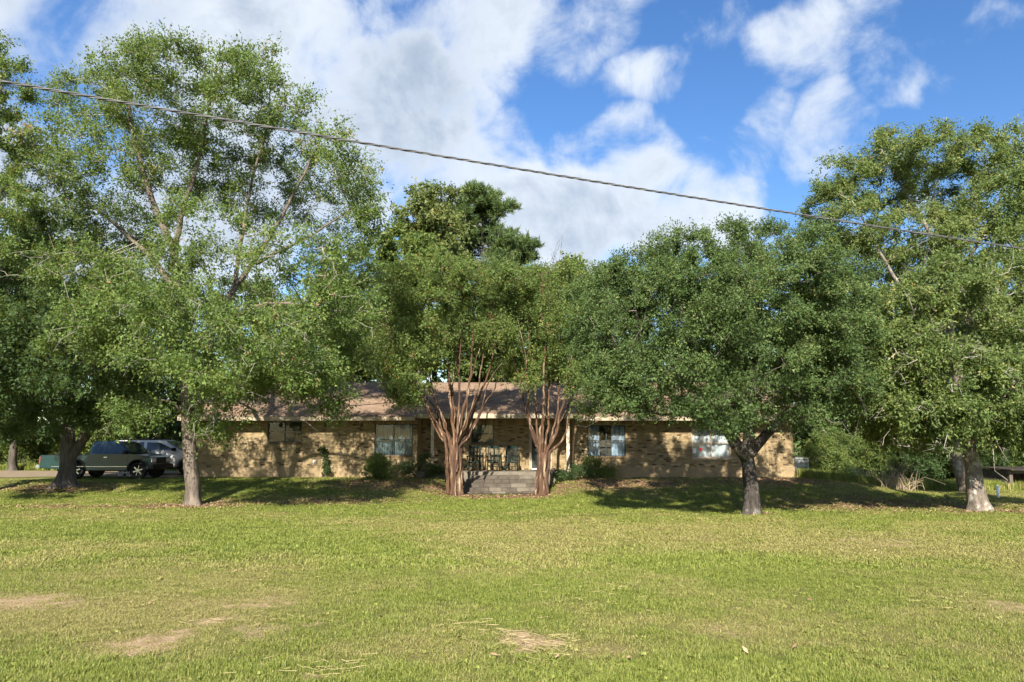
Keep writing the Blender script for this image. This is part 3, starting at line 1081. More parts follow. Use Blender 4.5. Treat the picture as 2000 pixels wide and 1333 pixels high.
# -- tall tree cut by the left edge
d = EDGE[1]
make_tree('edge_tree', 'tall open-crowned tree cut off by the left edge of the picture', 'tree', EDGE,
          [([EDGE] + PX([(-150, 850), (-140, 700), (-120, 550), (-100, 400), (-70, 250), (-40, 120)], d), .30, .04),
           (PX([(-130, 620), (-80, 520), (-20, 420), (20, 340)], d, [0, .3, .5, .6]), .12, .02),
           (PX([(-110, 480), (-60, 370), (-10, 260), (10, 130)], d, [0, -.3, -.5, -.6]), .10, .02)],
          blob_px([(-20, 110, 60, 60), (15, 180, 45, 60), (-60, 220, 80, 80), (30, 270, 50, 50), (-20, 320, 80, 60), (50, 340, 45, 45), (-90, 400, 90, 80), (10, 400, 60, 50), (-140, 300, 80, 100), (-60, 480, 90, 50), (-100, 620, 110, 70, -2), (-140, 720, 100, 50, -3)], d, 2.4, 6, 2.6),
          103, M['oak_leaf'], M['bark_oak'], M['twig_pale'], n_att=560, nspr=12, nleaf=13, spr=.48, lw=.054, ll=.098, kill=.40, dead=15)

# -- rounded live oak before the right half of the house
d = LIVE[1]
make_tree('live_oak_tree', 'dense dark green oak with thick forked trunk before the white-curtained window', 'tree', LIVE,
          [([LIVE] + PX([(1466, 960), (1463, 915), (1458, 885), (1462, 840), (1468, 760), (1470, 660), (1460, 560)], d), .265, .05),
           (PX([(1459, 895), (1438, 868), (1418, 835), (1385, 790), (1330, 740), (1260, 700)], d, [0, -.1, -.2, -.6, -1.0, -1.2]), .22, .04),
           (PX([(1459, 892), (1485, 862), (1512, 835), (1560, 795), (1610, 740), (1660, 680)], d, [0, .1, .2, .1, 0, -.2]), .19, .04),
           (PX([(1462, 840), (1420, 760), (1370, 660), (1330, 560)], d, [0, .5, 1, 1.2]), .13, .03),
           (PX([(1465, 800), (1520, 710), (1570, 610), (1600, 520)], d, [0, -.6, -1.1, -1.3]), .13, .03),
           (PX([(1400, 810), (1370, 800), (1320, 810), (1250, 800), (1190, 770)], d, [-.5, -1.2, -2, -2.4, -2.5]), .07, .02)],
          blob_px([(1200, 600, 80, 75), (1170, 690, 60, 60), (1250, 540, 70, 50), (1320, 500, 75, 55), (1410, 490, 80, 60), (1500, 485, 85, 60), (1590, 510, 80, 65), (1650, 560, 70, 70),
                   (1300, 610, 100, 80), (1420, 600, 120, 80), (1540, 610, 120, 80), (1650, 650, 80, 80), (1240, 720, 90, 60, -2.2), (1350, 710, 110, 70, -2.8), (1480, 710, 110, 70, -3), (1600, 720, 100, 70, -2.2),
                   (1270, 790, 90, 30, -2.5), (1390, 800, 80, 40, -3), (1420, 830, 50, 25, -2.6), (1560, 810, 70, 40, -2.0), (1650, 770, 70, 60, -1), (1180, 770, 50, 40, -2), (1320, 600, 90, 90, -3.3), (1470, 590, 110, 90, -3.6), (1590, 620, 80, 80, -3.0),
                   (1500, 780, 60, 35, 1.5), (1170, 640, 60, 60, -2), (1150, 580, 45, 45, -1), (1185, 545, 55, 45, 0), (1360, 545, 90, 60, -2), (1450, 545, 90, 60, 1.5), (1540, 545, 90, 60, -1.5), (1280, 570, 80, 60, 1.5), (1660, 600, 70, 60, -2), (1210, 750, 60, 40, -2.4), (1290, 760, 80, 45, 1), (1230, 780, 60, 35, .5), (1380, 790, 70, 40, 1), (1400, 700, 120, 80, 2.5), (1540, 700, 110, 80, 2.5)], d, 2.3, 7, 3.4), 104,
          M['live_leaf'], M['bark_live'], M['twig_dark'], n_att=2150, nspr=12, nleaf=14, spr=.44, lw=.045, ll=.074, hollow=.22, upb=.55, kill=.36, step=.30, dead=25, flare=1.12)

# -- the pair at the right edge
d = RIGHT[1]
make_tree('lichened_oak_tree', 'lichen-spotted oak with flared roots at the right edge of the lawn', 'tree', RIGHT,
          [([RIGHT] + PX([(1905, 950), (1898, 900), (1890, 850), (1880, 780), (1868, 700), (1850, 610), (1840, 540)], d), .29, .06),
           (PX([(1893, 870), (1920, 840), (1955, 800), (1990, 730), (2020, 650)], d, [0, -.3, -.6, -.9, -1]), .13, .03),
           (PX([(1888, 830), (1850, 790), (1800, 740), (1750, 690)], d, [0, -.4, -.8, -1.2]), .11, .03),
           (PX([(1893, 885), (1860, 878), (1820, 882), (1775, 872), (1745, 868)], d, [0, -.3, -.5, -.7, -.8]), .05, .012),
           (PX([(1900, 890), (1925, 865), (1935, 850), (1945, 875), (1960, 895), (1972, 885)], d, [0, -.4, -.7, -.9, -1, -1]), .04, .010),
           (PX([(1868, 700), (1900, 600), (1940, 530)], d, [0, .3, .5]), .10, .03)],
          blob_px([(1850, 560, 80, 60), (1960, 560, 80, 70), (1770, 610, 80, 60), (1900, 640, 100, 70), (2010, 660, 70, 90), (1760, 700, 80, 60, -1.5), (1860, 730, 90, 60, -2), (1960, 760, 80, 70, -2),
                   (1720, 770, 50, 50, -1), (1800, 800, 80, 45, -1.8), (1900, 810, 70, 40, -2), (1990, 820, 50, 40, -1.6), (1840, 850, 40, 22, -1.4), (1950, 860, 40, 18, -1.4), (2060, 780, 70, 90), (1740, 640, 70, 70), (1690, 700, 60, 70, 1), (1700, 800, 60, 50, 1), (1760, 840, 60, 30, .5)], d, 2.2, 8, 2.2), 105,
          M['right_leaf'], M['bark_lichen'], M['twig_pale'], n_att=1150, nspr=12, nleaf=13, spr=.48, lw=.054, ll=.104, dead=70, flare=1.18, kill=.38, droop=.5)

d = LEAN[1]
make_tree('leaning_oak_tree', 'tall leaning oak behind the lichen-spotted oak, its crown against the blue sky', 'tree', LEAN,
          [([LEAN] + PX([(1880, 925), (1872, 880), (1862, 820), (1850, 720), (1840, 600), (1830, 480), (1820, 380)], d), .34, .06),
           (PX([(1850, 720), (1800, 620), (1740, 530), (1690, 440), (1660, 390)], d, [0, -.5, -.8, -1, -1]), .15, .03),
           (PX([(1840, 600), (1890, 520), (1940, 430), (1970, 340)], d, [0, .4, .8, 1]), .14, .03),
           (PX([(1830, 480), (1780, 400), (1740, 330), (1720, 290)], d, [0, .5, .8, 1]), .11, .03)],
          blob_px([(1740, 300, 60, 45), (1830, 300, 70, 45), (1930, 300, 70, 50), (2000, 290, 50, 60), (1650, 350, 60, 50), (1610, 410, 40, 40), (1740, 370, 80, 55), (1850, 380, 90, 55), (1960, 390, 80, 60),
                   (1680, 440, 70, 55), (1790, 460, 90, 55), (1910, 480, 90, 55), (2010, 480, 60, 70), (1640, 510, 60, 50), (1740, 540, 80, 55), (2060, 380, 70, 90), (1860, 560, 90, 50)], d, 2.6, 9, 2.6), 106,
          M['right_leaf'], M['bark_lichen'], M['twig_pale'], n_att=1100, nspr=12, nleaf=13, spr=.58, lw=.062, ll=.118, dead=20, kill=.46, step=.4)


# -- crape myrtles either side of the steps: many stems from one fluted base
def myrtle(name, label, base, stems, blobs, seed, n_att, trunk_top):
    d_ = base[1]
    rg = np.random.default_rng(seed)
    limbs = [([base] + trunk_top, .17, .12)]
    for k, L in enumerate(stems):
        fan = (np.array(sorted(q[-1][0] for q in stems)).searchsorted(L[-1][0]) + .5) / len(stems) * 2 - 1
        ring = np.array([fan * .26, (.14, -.14, .0)[k % 3] * math.sqrt(max(.1, 1 - fan * fan)), 0])
        pts = [base + ring * 1.15 - np.array([0, 0, .1])] + [np.array(q) + ring * f for q, f in zip(trunk_top, (1.0, .95, 1.0))]
        dy = rg.uniform(-1.4, 1.4)
        for i, (a, b) in enumerate(L):
            pts.append(P(a, b, d_ + dy * (i + 1) / len(L)) + ring * (.85 if i == 0 else .4 if i == 1 else 0))
        limbs.append((pts, rg.uniform(.062, .092), .010))
    return make_tree(name, label, 'tree', base, limbs, blobs, seed, M['myrtle_leaf'], M['bark_myrtle'], M['twig_myrtle'], n_att=n_att, nspr=8, nleaf=13, spr=.54, lw=.054, ll=.094,
                     limb_name='stem', rough=.22, flare=1.0, wobble=.03, upb=.3, kill=.42, step=.36, sides=18, dead=40)


d = MYR1[1]
myrtle('crape_myrtle_tree', 'many-stemmed crape myrtle with fluted red-brown trunk left of the porch steps', MYR1,
       [[(866, 845), (832, 790), (796, 740), (765, 680), (745, 610)], [(868, 835), (832, 775), (800, 705), (785, 620), (775, 545)], [(876, 830), (852, 770), (832, 690), (820, 600), (815, 525)],
        [(884, 820), (876, 750), (868, 660), (862, 570), (860, 500)], [(890, 820), (893, 750), (895, 660), (900, 560), (905, 490)], [(895, 820), (905, 760), (915, 680), (925, 590), (930, 510)],
        [(902, 840), (926, 780), (945, 710), (965, 620), (985, 545)], [(906, 830), (936, 760), (962, 690), (995, 600), (1015, 540)], [(905, 850), (930, 800), (945, 750), (965, 720), (985, 700)], [(882, 815), (885, 740), (905, 640), (940, 560)], [(868, 850), (845, 800), (815, 765), (785, 720)], [(908, 845), (940, 790), (965, 760), (1000, 690)], [(893, 825), (888, 760), (872, 700), (850, 610)], [(900, 830), (912, 770), (930, 720), (945, 640)],
        [(872, 840), (850, 790), (826, 740), (815, 660)], [(897, 825), (900, 770), (886, 690), (878, 600)]],
       blob_px([(800, 560, 60, 55), (770, 620, 50, 50), (860, 540, 70, 45), (940, 545, 70, 38), (1000, 550, 50, 30), (850, 600, 70, 50), (930, 600, 70, 45), (820, 670, 60, 45), (900, 660, 60, 35), (965, 650, 50, 35, -1.2), (780, 710, 50, 40, -1),
                (800, 760, 40, 25, -1.2), (740, 570, 40, 50), (800, 740, 45, 35, -1.4), (750, 690, 45, 50, .5), (790, 770, 35, 25, -1.5), (970, 590, 60, 40, .8)], d, 2.0, 12, 1.6), 111, 720, PX([(889, 935), (888, 900), (887, 870)], d))
d = MYR2[1]
myrtle('crape_myrtle_tree', 'smaller many-stemmed crape myrtle with pinkish trunk right of the porch steps', MYR2,
       [[(1045, 850), (1035, 800), (1028, 750), (1022, 690), (1010, 620)], [(1052, 850), (1046, 790), (1040, 730), (1035, 640), (1030, 560)], [(1060, 850), (1062, 790), (1060, 700), (1058, 610), (1060, 530)],
        [(1068, 850), (1080, 790), (1088, 710), (1095, 620), (1100, 540)], [(1075, 860), (1095, 800), (1112, 740), (1128, 660), (1140, 570)], [(1082, 870), (1102, 850), (1112, 820), (1125, 790), (1150, 760)], [(1056, 845), (1075, 770), (1090, 680), (1080, 580)],
        [(1078, 850), (1105, 790), (1118, 720), (1115, 620)], [(1050, 850), (1030, 790), (1018, 740), (1000, 680)], [(1066, 845), (1070, 780), (1078, 720), (1066, 640)]],
       blob_px([(1020, 600, 50, 45), (1060, 565, 55, 40), (1110, 560, 55, 38), (1080, 620, 60, 45), (1130, 610, 50, 50), (1040, 680, 50, 35), (1110, 690, 50, 40), (1030, 750, 25, 25), (1060, 720, 50, 28, 1.0), (1000, 720, 35, 25, .6), (1150, 790, 35, 25, -1), (1130, 740, 40, 30, -.8), (1010, 560, 50, 28), (1080, 545, 50, 22)],
               d, 1.8, 13, 1.4), 112, 460, PX([(1059, 940), (1060, 910), (1061, 885)], d))


# -- woods behind
def back_tree(px, top, hw, dist, kind, label, seed, low=840, n_att=170, name=None, yaw=0):
    rg = np.random.default_rng(seed)
    x = P(px, 850, dist)[0]
    base = np.array([x, dist, gzf(x, dist)])
    ztop = P(px, top, dist)[2]
    zlow = max(base[2] + 1.0, P(px, low, dist)[2])
    rw = hw * dist / F_PX
    H = ztop - base[2]
    lim = [([base, base + [rg.normal(0, .2), 0, H * .35], base + [rg.normal(0, .3), rg.normal(0, .3), H * .65], base + [0, 0, H * .93]], .012 * H + .05, .04)]
    bl = []
    nb = 12
    for k in range(nb):
        t = (k + .5) / nb
        zc = zlow + (ztop - zlow) * (0.04 + .90 * t)
        prof = (1 - max(0, (t - .5) / .5) ** 2.5 * .6) * (0.75 + .25 * min(1, t / .3))
        r = rw * prof
        a = rg.uniform(0, 6.28)
        o = r * .5
        rr = r * rg.uniform(.5, .68)
        bl.append((x + math.cos(a) * o, dist + math.sin(a) * o, zc, rr, rr, max(.7, (ztop - zlow) / nb * 1.5)))
    for k in range(4):
        a = rg.uniform(0, 6.28)
        h0 = H * rg.uniform(.25, .55)
        p0 = base + np.array([0, 0, h0])
        lim.append(([p0, p0 + [math.cos(a) * rw * .4, math.sin(a) * rw * .4, H * .12], p0 + [math.cos(a) * rw * .75, math.sin(a) * rw * .75, H * .26]], .05 + .004 * H, .03))
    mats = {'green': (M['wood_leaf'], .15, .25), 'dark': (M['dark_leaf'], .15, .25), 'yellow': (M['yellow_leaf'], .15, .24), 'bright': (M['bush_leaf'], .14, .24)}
    leaf, lw, ll = mats[kind]
    if kind == 'yellow':                       # a broad rounded head
        for a, zf, rf in ((.3, .95, .5), (2.4, .93, .5), (4.4, .94, .5), (1.2, .86, .62), (3.4, .85, .62), (5.4, .84, .62), (0, .76, .7), (3.0, .74, .7)):
            bl.append((x + math.cos(a) * rw * .45, dist + math.sin(a) * rw * .45, base[2] + H * zf, rw * rf, rw * rf, H * .05))
    return make_tree(name or 'woodland_tree', label, 'tree', base, lim, bl, seed, leaf, M['bark_dark'], M['twig_dark'], n_att=n_att, nspr=8, nleaf=12, spr=.85, lw=lw * 1.0, ll=ll * 1.0, step=.7, kill=.85, sprigs=0,
                     tip_r=.012, group='trees of the wood behind the house', hollow=.3)


def pine(px, top, hw, dist, label, seed, n_att):
    rg = np.random.default_rng(seed)
    x = P(px, 850, dist)[0]
    base = np.array([x, dist, gzf(x, dist)])
    ztop = P(px, top, dist)[2]
    H = ztop - base[2]
    rw = hw * dist / F_PX
    lim = [([base, base + [.1, 0, H * .5], base + [-.1, .1, H * .97]], .28, .06)]
    bl = []
    for k in range(44):
        t = rg.uniform(0, 1) ** .7
        z = base[2] + H * (.58 + .39 * t)
        a = rg.uniform(0, 6.28)
        o = rw * (1 - t ** 3 * .55) * rg.uniform(.45, .95)
        c = (x + math.cos(a) * o, dist + math.sin(a) * o, z)
        rr = rw * rg.uniform(.30, .44)
        bl.append((*c, rr, rr, rr * .75))
        p0 = base + np.array([0, 0, c[2] - base[2] - o * .3])
        lim.append(([p0, (p0 + np.array(c)) / 2 + [0, 0, -.1], np.array(c)], .06, .025))
    bl.append((x, dist, ztop - rw * .28, rw * .38, rw * .38, rw * .3))
    return make_tree('pine_tree', label, 'tree', base, lim, bl, seed, M['pine_leaf'], M['bark_dark'], M['twig_dark'], n_att=n_att, nspr=7, nleaf=16, spr=.50, lw=.05, ll=.34, step=.5, kill=.55, tip_r=.012,
                     upb=.55, outb=.5, hollow=.2, tuft=True, flare=1.4, sprigs=0)


back_tree(835, 360, 80, 50, 'yellow', 'yellowing broadleaf tree rising above the roof just left of the tall pine', 201, 720, 380)
pine(940, 366, 78, 55, 'tall pine with tufted dark crown above the middle of the roof', 202, 820)
pine(1018, 462, 56, 57, 'low pine top right of the tall pine, behind the steps', 203, 240)
back_tree(750, 440, 80, 47, 'bright', 'green tree behind the roof between the big oak and the yellowing tree', 204, 760, 230)
back_tree(650, 500, 90, 44, 'bright', 'green tree behind the left half of the roof, hidden by the oak branches', 205, 780, 200)
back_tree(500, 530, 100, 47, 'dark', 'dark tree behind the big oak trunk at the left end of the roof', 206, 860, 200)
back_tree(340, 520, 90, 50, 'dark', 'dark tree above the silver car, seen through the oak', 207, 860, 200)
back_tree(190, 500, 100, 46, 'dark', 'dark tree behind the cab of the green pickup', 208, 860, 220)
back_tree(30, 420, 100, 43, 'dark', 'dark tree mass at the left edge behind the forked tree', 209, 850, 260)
back_tree(795, 450, 85, 45, 'bright', 'olive-green tree behind the roof below the yellowing tree', 218, 740, 260)
back_tree(905, 610, 95, 46, 'green', 'low tree behind the roof above the porch steps', 219, 790, 170)
back_tree(1070, 620, 95, 47, 'green', 'low tree behind the roof above the front door', 220, 790, 170)
back_tree(1100, 505, 75, 46, 'bright', 'yellow-green tree behind the smaller crape myrtle', 210, 740, 200)
back_tree(960, 545, 90, 44, 'bright', 'green tree behind the roof between the two crape myrtles', 215, 740, 200)
back_tree(1195, 515, 95, 48, 'green', 'green tree behind the roof left of the forked live oak', 211, 780, 180)
back_tree(1420, 540, 110, 52, 'green', 'green tree behind the roof directly behind the live oak', 212, 800, 180)
back_tree(1590, 560, 90, 44, 'dark', 'dark tree behind the right end wall of the house', 213, 880, 220)
back_tree(1710, 590, 90, 41, 'green', 'green tree behind the brush right of the house', 214, 900, 240)
back_tree(1830, 580, 90, 44, 'dark', 'dark tree behind the leaning oak trunk', 216, 910, 240)
back_tree(1960, 560, 100, 40, 'dark', 'dark tree behind the shed at the right edge', 217, 900, 260)


# far wood that closes the horizon: one mass
def far_wood():
    rg = np.random.default_rng(77)
    n = 28000
    x = rg.uniform(-170, 170, n)
    y = 80 + rg.uniform(-5, 14, n) + 6 * fbm(x * .05, x * 0, 5)
    top = 9 + 7 * fbm(x * .11, x * 0 + 2, 8, 4)
    z = .3 + top * rg.uniform(0, 1, n) ** .8
    c = np.stack([x, y, z], 1)
    d_ = rg.normal(0, 1, (n, 3))
    d_ /= np.linalg.norm(d_, axis=1)[:, None]
    s_ = np.cross(d_, rg.normal(0, 1, (n, 3)))
    s_ /= np.linalg.norm(s_, axis=1)[:, None]
    V = np.stack([c - d_ * .6, c + s_ * .33, c + d_ * .6, c - s_ * .33], 1).reshape(-1, 3)
    me = mesh_np('distant_wood', V, np.arange(n * 4), 4)
    attr(me, 'v', np.repeat(rg.uniform(0, 1, n), 4))
    tag(link('distant_wood', me, None, M['wood_leaf']), 'far-off wood closing the horizon behind the house', 'wood', kind='stuff')


far_wood()


# -- shrubs
def shrub(name, label, px, py, blobs_px, dist, seed, leaf, n_att=60, nspr=7, nleaf=10, spr=.28, lw=.035, ll=.07, twig=None, group=None, cat='shrub', spread=.4, stems=4):
    rg = np.random.default_rng(seed)
    x = P(px, py, dist)[0]
    base = np.array([x, dist, gzf(x, dist)])
    bl = blob_px(blobs_px, dist, 1.2, seed, spread)
    lim = []
    for k in range(stems):
        b = np.array(bl[k % len(bl)][:3])
        p0 = base + np.array([rg.uniform(-.1, .1), rg.uniform(-.1, .1), 0])
        lim.append(([p0, p0 * .5 + b * .5 + rg.normal(0, .06, 3), b + rg.normal(0, .12, 3)], .025, .010))
    return make_tree(name, label, cat, base, lim, bl, seed, leaf, M['bark_dark'], twig or M['twig_dark'], n_att=n_att, nspr=nspr, nleaf=nleaf, spr=spr, lw=lw, ll=ll, step=.18, kill=.22, tip_r=.004, crown='foliage', sprigs=0,
                     trunk_name='stem', limb_name='stem', flare=1.0, group=group, hollow=.2, sides=6)


shrub('shrub', 'round leafy shrub under the wide window left of the porch', 738, 940, [(738, 905, 24, 18), (725, 920, 18, 16), (748, 925, 18, 16)], 32.6, 301, M['bush_leaf'], 130)
shrub('shrub', 'low straggling shrub at the foot of the left porch post', 820, 930, [(800, 915, 26, 12), (835, 905, 22, 16), (850, 925, 18, 14)], 33.0, 302, M['dark_leaf'], 70)
shrub('shrub', 'low dark shrub right of the smaller crape myrtle', 1115, 945, [(1105, 930, 26, 12), (1135, 922, 26, 14)], 32.6, 303, M['dark_leaf'], 80)
shrub('shrub', 'thin weedy shrub under the blue-curtained window', 1165, 930, [(1160, 912, 24, 16), (1185, 920, 18, 10)], 33.3, 304, M['bush_leaf'], 60)
shrub('vine', 'thin green vine climbing the brick wall right of the strip window', 632, 925, [(633, 880, 5, 10, .1), (637, 900, 7, 12, .1), (640, 918, 10, 8, .0)], 33.75, 305, M['dark_leaf'], 40, spr=.14, cat='vine', spread=.05, stems=2)
shrub('shrub', 'big leafy shrub right of the air conditioner', 1612, 940, [(1605, 890, 36, 34), (1630, 915, 34, 26), (1590, 925, 24, 18), (1620, 860, 34, 26)], 35.8, 306, M['bush_leaf'], 260, spr=.36, lw=.05, ll=.09, spread=.8)
shrub('shrub', 'yellow-green sapling thicket left of the dead brush', 1700, 945, [(1690, 880, 34, 34), (1715, 905, 30, 30), (1725, 870, 24, 26)], 37.0, 307, M['bush_leaf'], 240, spr=.36, lw=.05, ll=.10, spread=.8)
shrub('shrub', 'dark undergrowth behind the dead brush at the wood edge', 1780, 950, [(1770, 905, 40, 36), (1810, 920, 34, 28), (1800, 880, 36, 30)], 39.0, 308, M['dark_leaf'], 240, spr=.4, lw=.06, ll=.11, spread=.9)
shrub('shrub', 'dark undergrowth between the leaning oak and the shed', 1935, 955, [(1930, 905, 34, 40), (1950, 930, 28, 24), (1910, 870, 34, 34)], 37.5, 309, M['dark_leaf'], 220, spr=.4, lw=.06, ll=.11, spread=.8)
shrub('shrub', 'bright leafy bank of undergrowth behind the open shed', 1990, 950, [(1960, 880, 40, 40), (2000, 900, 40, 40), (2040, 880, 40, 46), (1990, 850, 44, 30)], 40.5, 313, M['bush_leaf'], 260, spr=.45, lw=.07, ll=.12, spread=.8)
shrub('shrub', 'leafy undergrowth seen between the two right-hand oak trunks', 1870, 950, [(1850, 900, 40, 40), (1885, 920, 34, 30), (1870, 870, 44, 30)], 41.5, 314, M['bush_leaf'], 220, spr=.45, lw=.07, ll=.12, spread=.8)
shrub('shrub', 'leafy undergrowth left of the forked tree beyond the driveway', 45, 915, [(30, 850, 46, 36), (70, 870, 34, 28), (0, 880, 40, 26)], 45.0, 310, M['bush_leaf'], 260, spr=.5, lw=.08, ll=.14, spread=1.0)
shrub('shrub', 'leafy undergrowth behind the bed of the green pickup', 180, 910, [(190, 850, 40, 30), (150, 870, 34, 28), (230, 845, 40, 26)], 45.0, 311, M['bush_leaf'], 240, spr=.5, lw=.08, ll=.14, spread=1.0)
shrub('shrub', 'leafy undergrowth behind the silver car', 320, 905, [(300, 840, 46, 20), (350, 835, 40, 26), (385, 850, 30, 30)], 46.0, 312, M['dark_leaf'], 240, spr=.5, lw=.08, ll=.14, spread=1.0)


def dead_brush():
    rg = np.random.default_rng(5)
    g0 = ground_px(1752, 956)
    mb = MB(g0)
    for k in range(70):
        p = g0 + np.array([rg.normal(0, .45), rg.normal(0, .4), -.03])
        l_ = rg.uniform(.5, 1.9)
        a = np.array([rg.normal(0, .35), rg.normal(0, .3), 1.0])
        pts = [p]
        for i in range(4):
            a = a + rg.normal(0, .22, 3)
            a[2] -= .12 * i
            pts.append(pts[-1] + a / np.linalg.norm(a) * l_ / 4)
        mb.tube(pts, [.012, .010, .008, .006, .004], 4, False)
    root = mb.build('dead_brush', simple('dead_stick', (.30, .23, .16), .9, .1), None, True)
    root.location = tuple(g0)
    tag(root, 'tangle of dead grey-brown sticks at the wood edge right of the house', 'brush', kind='stuff')
    # weeds along the wood edge and by the fence line
    rg = np.random.default_rng(6)
    n = 2600
    x = rg.uniform(12.9, 27, n)
    y = 33.0 + (x - 13) * .05 + rg.uniform(0, 2.4, n)
    x2 = rg.uniform(-42, -15, 1800)
    y2 = 43.5 + rg.uniform(0, 2.5, 1800)
    x, y = np.concatenate([x, x2]), np.concatenate([y, y2])
    n = len(x)
    att = dict(dry=np.clip(rg.normal(.25, .25, n), 0, 1), rz=rg.uniform(0, 6.28, n), sxy=rg.uniform(1.0, 2.2, n), sz=rg.uniform(2.5, 7.0, n), pick=np.zeros(n))
    tm = make_tuft(9, 34, .12, .035, .085, .012, .8)
    tm.materials.append(M['grass'])
    scatter('tall_weeds', np.stack([x, y, gz(x, y)], 1), att, [tm], 'tall uncut weeds along the edge of the wood', 'weeds')


dead_brush()

# ---------------------------------------------------------------- house
FW = 34.0                                    # front wall plane
HX0, HX1 = -14.4, P(1551, 900, FW)[0]
Z_SLAB, Z_SOF = P(1000, 913, FW)[2], 3.16
DEPTH = 9.6
house = thing('brick_house', 'long low ranch house of buff brick with tan shingle roof', 'house', (0, FW, .5))
HO = (0, FW, .5)
xw = lambda px, d=FW: float(P(px, 860, d)[0])
zw = lambda py, d=FW: float(P(1000, py, d)[2])

M['mortar'] = simple('mortar', (.25, .205, .14), .95, .1, var=.2, scale=9)
M['slab'] = simple('foundation', (.25, .185, .108), .9, .15, var=.25, scale=2.2, bmp=.2)
M['trim'] = simple('cream_trim', (.33, .27, .19), .6, .3, var=.2, scale=3)
M['post'] = simple('post_paint', (.46, .38, .29), .7, .3, var=.3, scale=4)
M['soffit'] = simple('soffit', (.42, .36, .26), .8, .2, var=.15)
M['concrete'] = simple('porch_concrete', (.13, .112, .088), .9, .15, var=.3, scale=3, bmp=.3)
M['stone'] = simple('step_stone', (.075, .063, .050), .9, .15, var=.45, scale=4, bmp=.5)
M['frame_dark'] = simple('bronze_frame', (.035, .04, .04), .45, .4, metal=.4)
M['frame_tan'] = simple('tan_frame', (.42, .30, .22), .6, .3)
M['inner'] = simple('dark_room', (.05, .045, .04), .9, .1)
M['sheer'] = simple('sheer_curtain', (.115, .145, .15), .9, .1, var=.45, scale=2.2)
M['white_cloth'] = simple('white_curtain', (.40, .41, .43), .9, .1, var=.4, scale=2.0)  # strong tone noise paints darker folds into the white cloth
M['blue_cloth'] = simple('blue_curtain', (.21, .26, .33), .9, .1, var=.45, scale=3)
M['door'] = simple('door_paint', (.018, .024, .022), .5, .3)


def brickmat():
    m, t, out = mat_new('buff_brick')
    a = t.n('ShaderNodeAttribute', attribute_name='v')
    tcn = t.n('ShaderNodeTexCoord')
    n = t.noise(tcn.outputs['Object'], 18.0, 5.0, .65)
    c = t.ramp(a.outputs['Fac'], [(0, (.11, .074, .038)), (.35, (.215, .158, .082)), (.75, (.29, .222, .122)), (1, (.37, .305, .185))])
    c = t.mix(t.math('MULTIPLY', n, .45), c, (.20, .145, .085))
    b = principled(t, c, .9, .15)
    t.l(bump(t, n, .5, .006), b.inputs['Normal'])
    t.l(b.outputs[0], out.inputs[0])
    return m


M['brick'] = brickmat()
M['brick_dark'] = simple('clinker_brick', (.082, .055, .036), .85, .2, var=.5, scale=5)


def glassmat():
    m, t, out = mat_new('window_glass')
    fr = t.n('ShaderNodeFresnel')
    fr.inputs['IOR'].default_value = 1.36
    tp = t.n('ShaderNodeBsdfTransparent')
    tp.inputs['Color'].default_value = (.93, .96, .96, 1)
    gl = t.n('ShaderNodeBsdfGlossy')
    gl.inputs['Roughness'].default_value = .03
    g = t.n('ShaderNodeNewGeometry')
    t.l(bump(t, t.noise(g.outputs['Position'], 1.6, 2.0), .12, .05), gl.inputs['Normal'])
    mx = t.n('ShaderNodeMixShader')
    t.l(fr.outputs[0], mx.inputs[0])
    t.l(tp.outputs[0], mx.inputs[1])
    t.l(gl.outputs[0], mx.inputs[2])
    t.l(mx.outputs[0], out.inputs[0])
    return m


M['glass'] = glassmat()

PX0, PX1 = xw(815), xw(1122)                # porch recess
RW = FW + 1.5                                # recessed wall plane
# openings: x0, x1, z0, z1
W1 = (xw(522), xw(589), zw(865), zw(824))
W2 = (xw(731), xw(806), zw(890), zw(828))
W4 = (xw(1147), xw(1222), zw(892), zw(831))
W5 = (xw(1351), xw(1427), zw(895), zw(836))
W3 = (xw(920, RW), xw(964, RW), zw(866, RW), zw(829, RW))
DR = (xw(1036, RW), xw(1036, RW) + .95, zw(916, RW), zw(829, RW) + .02)


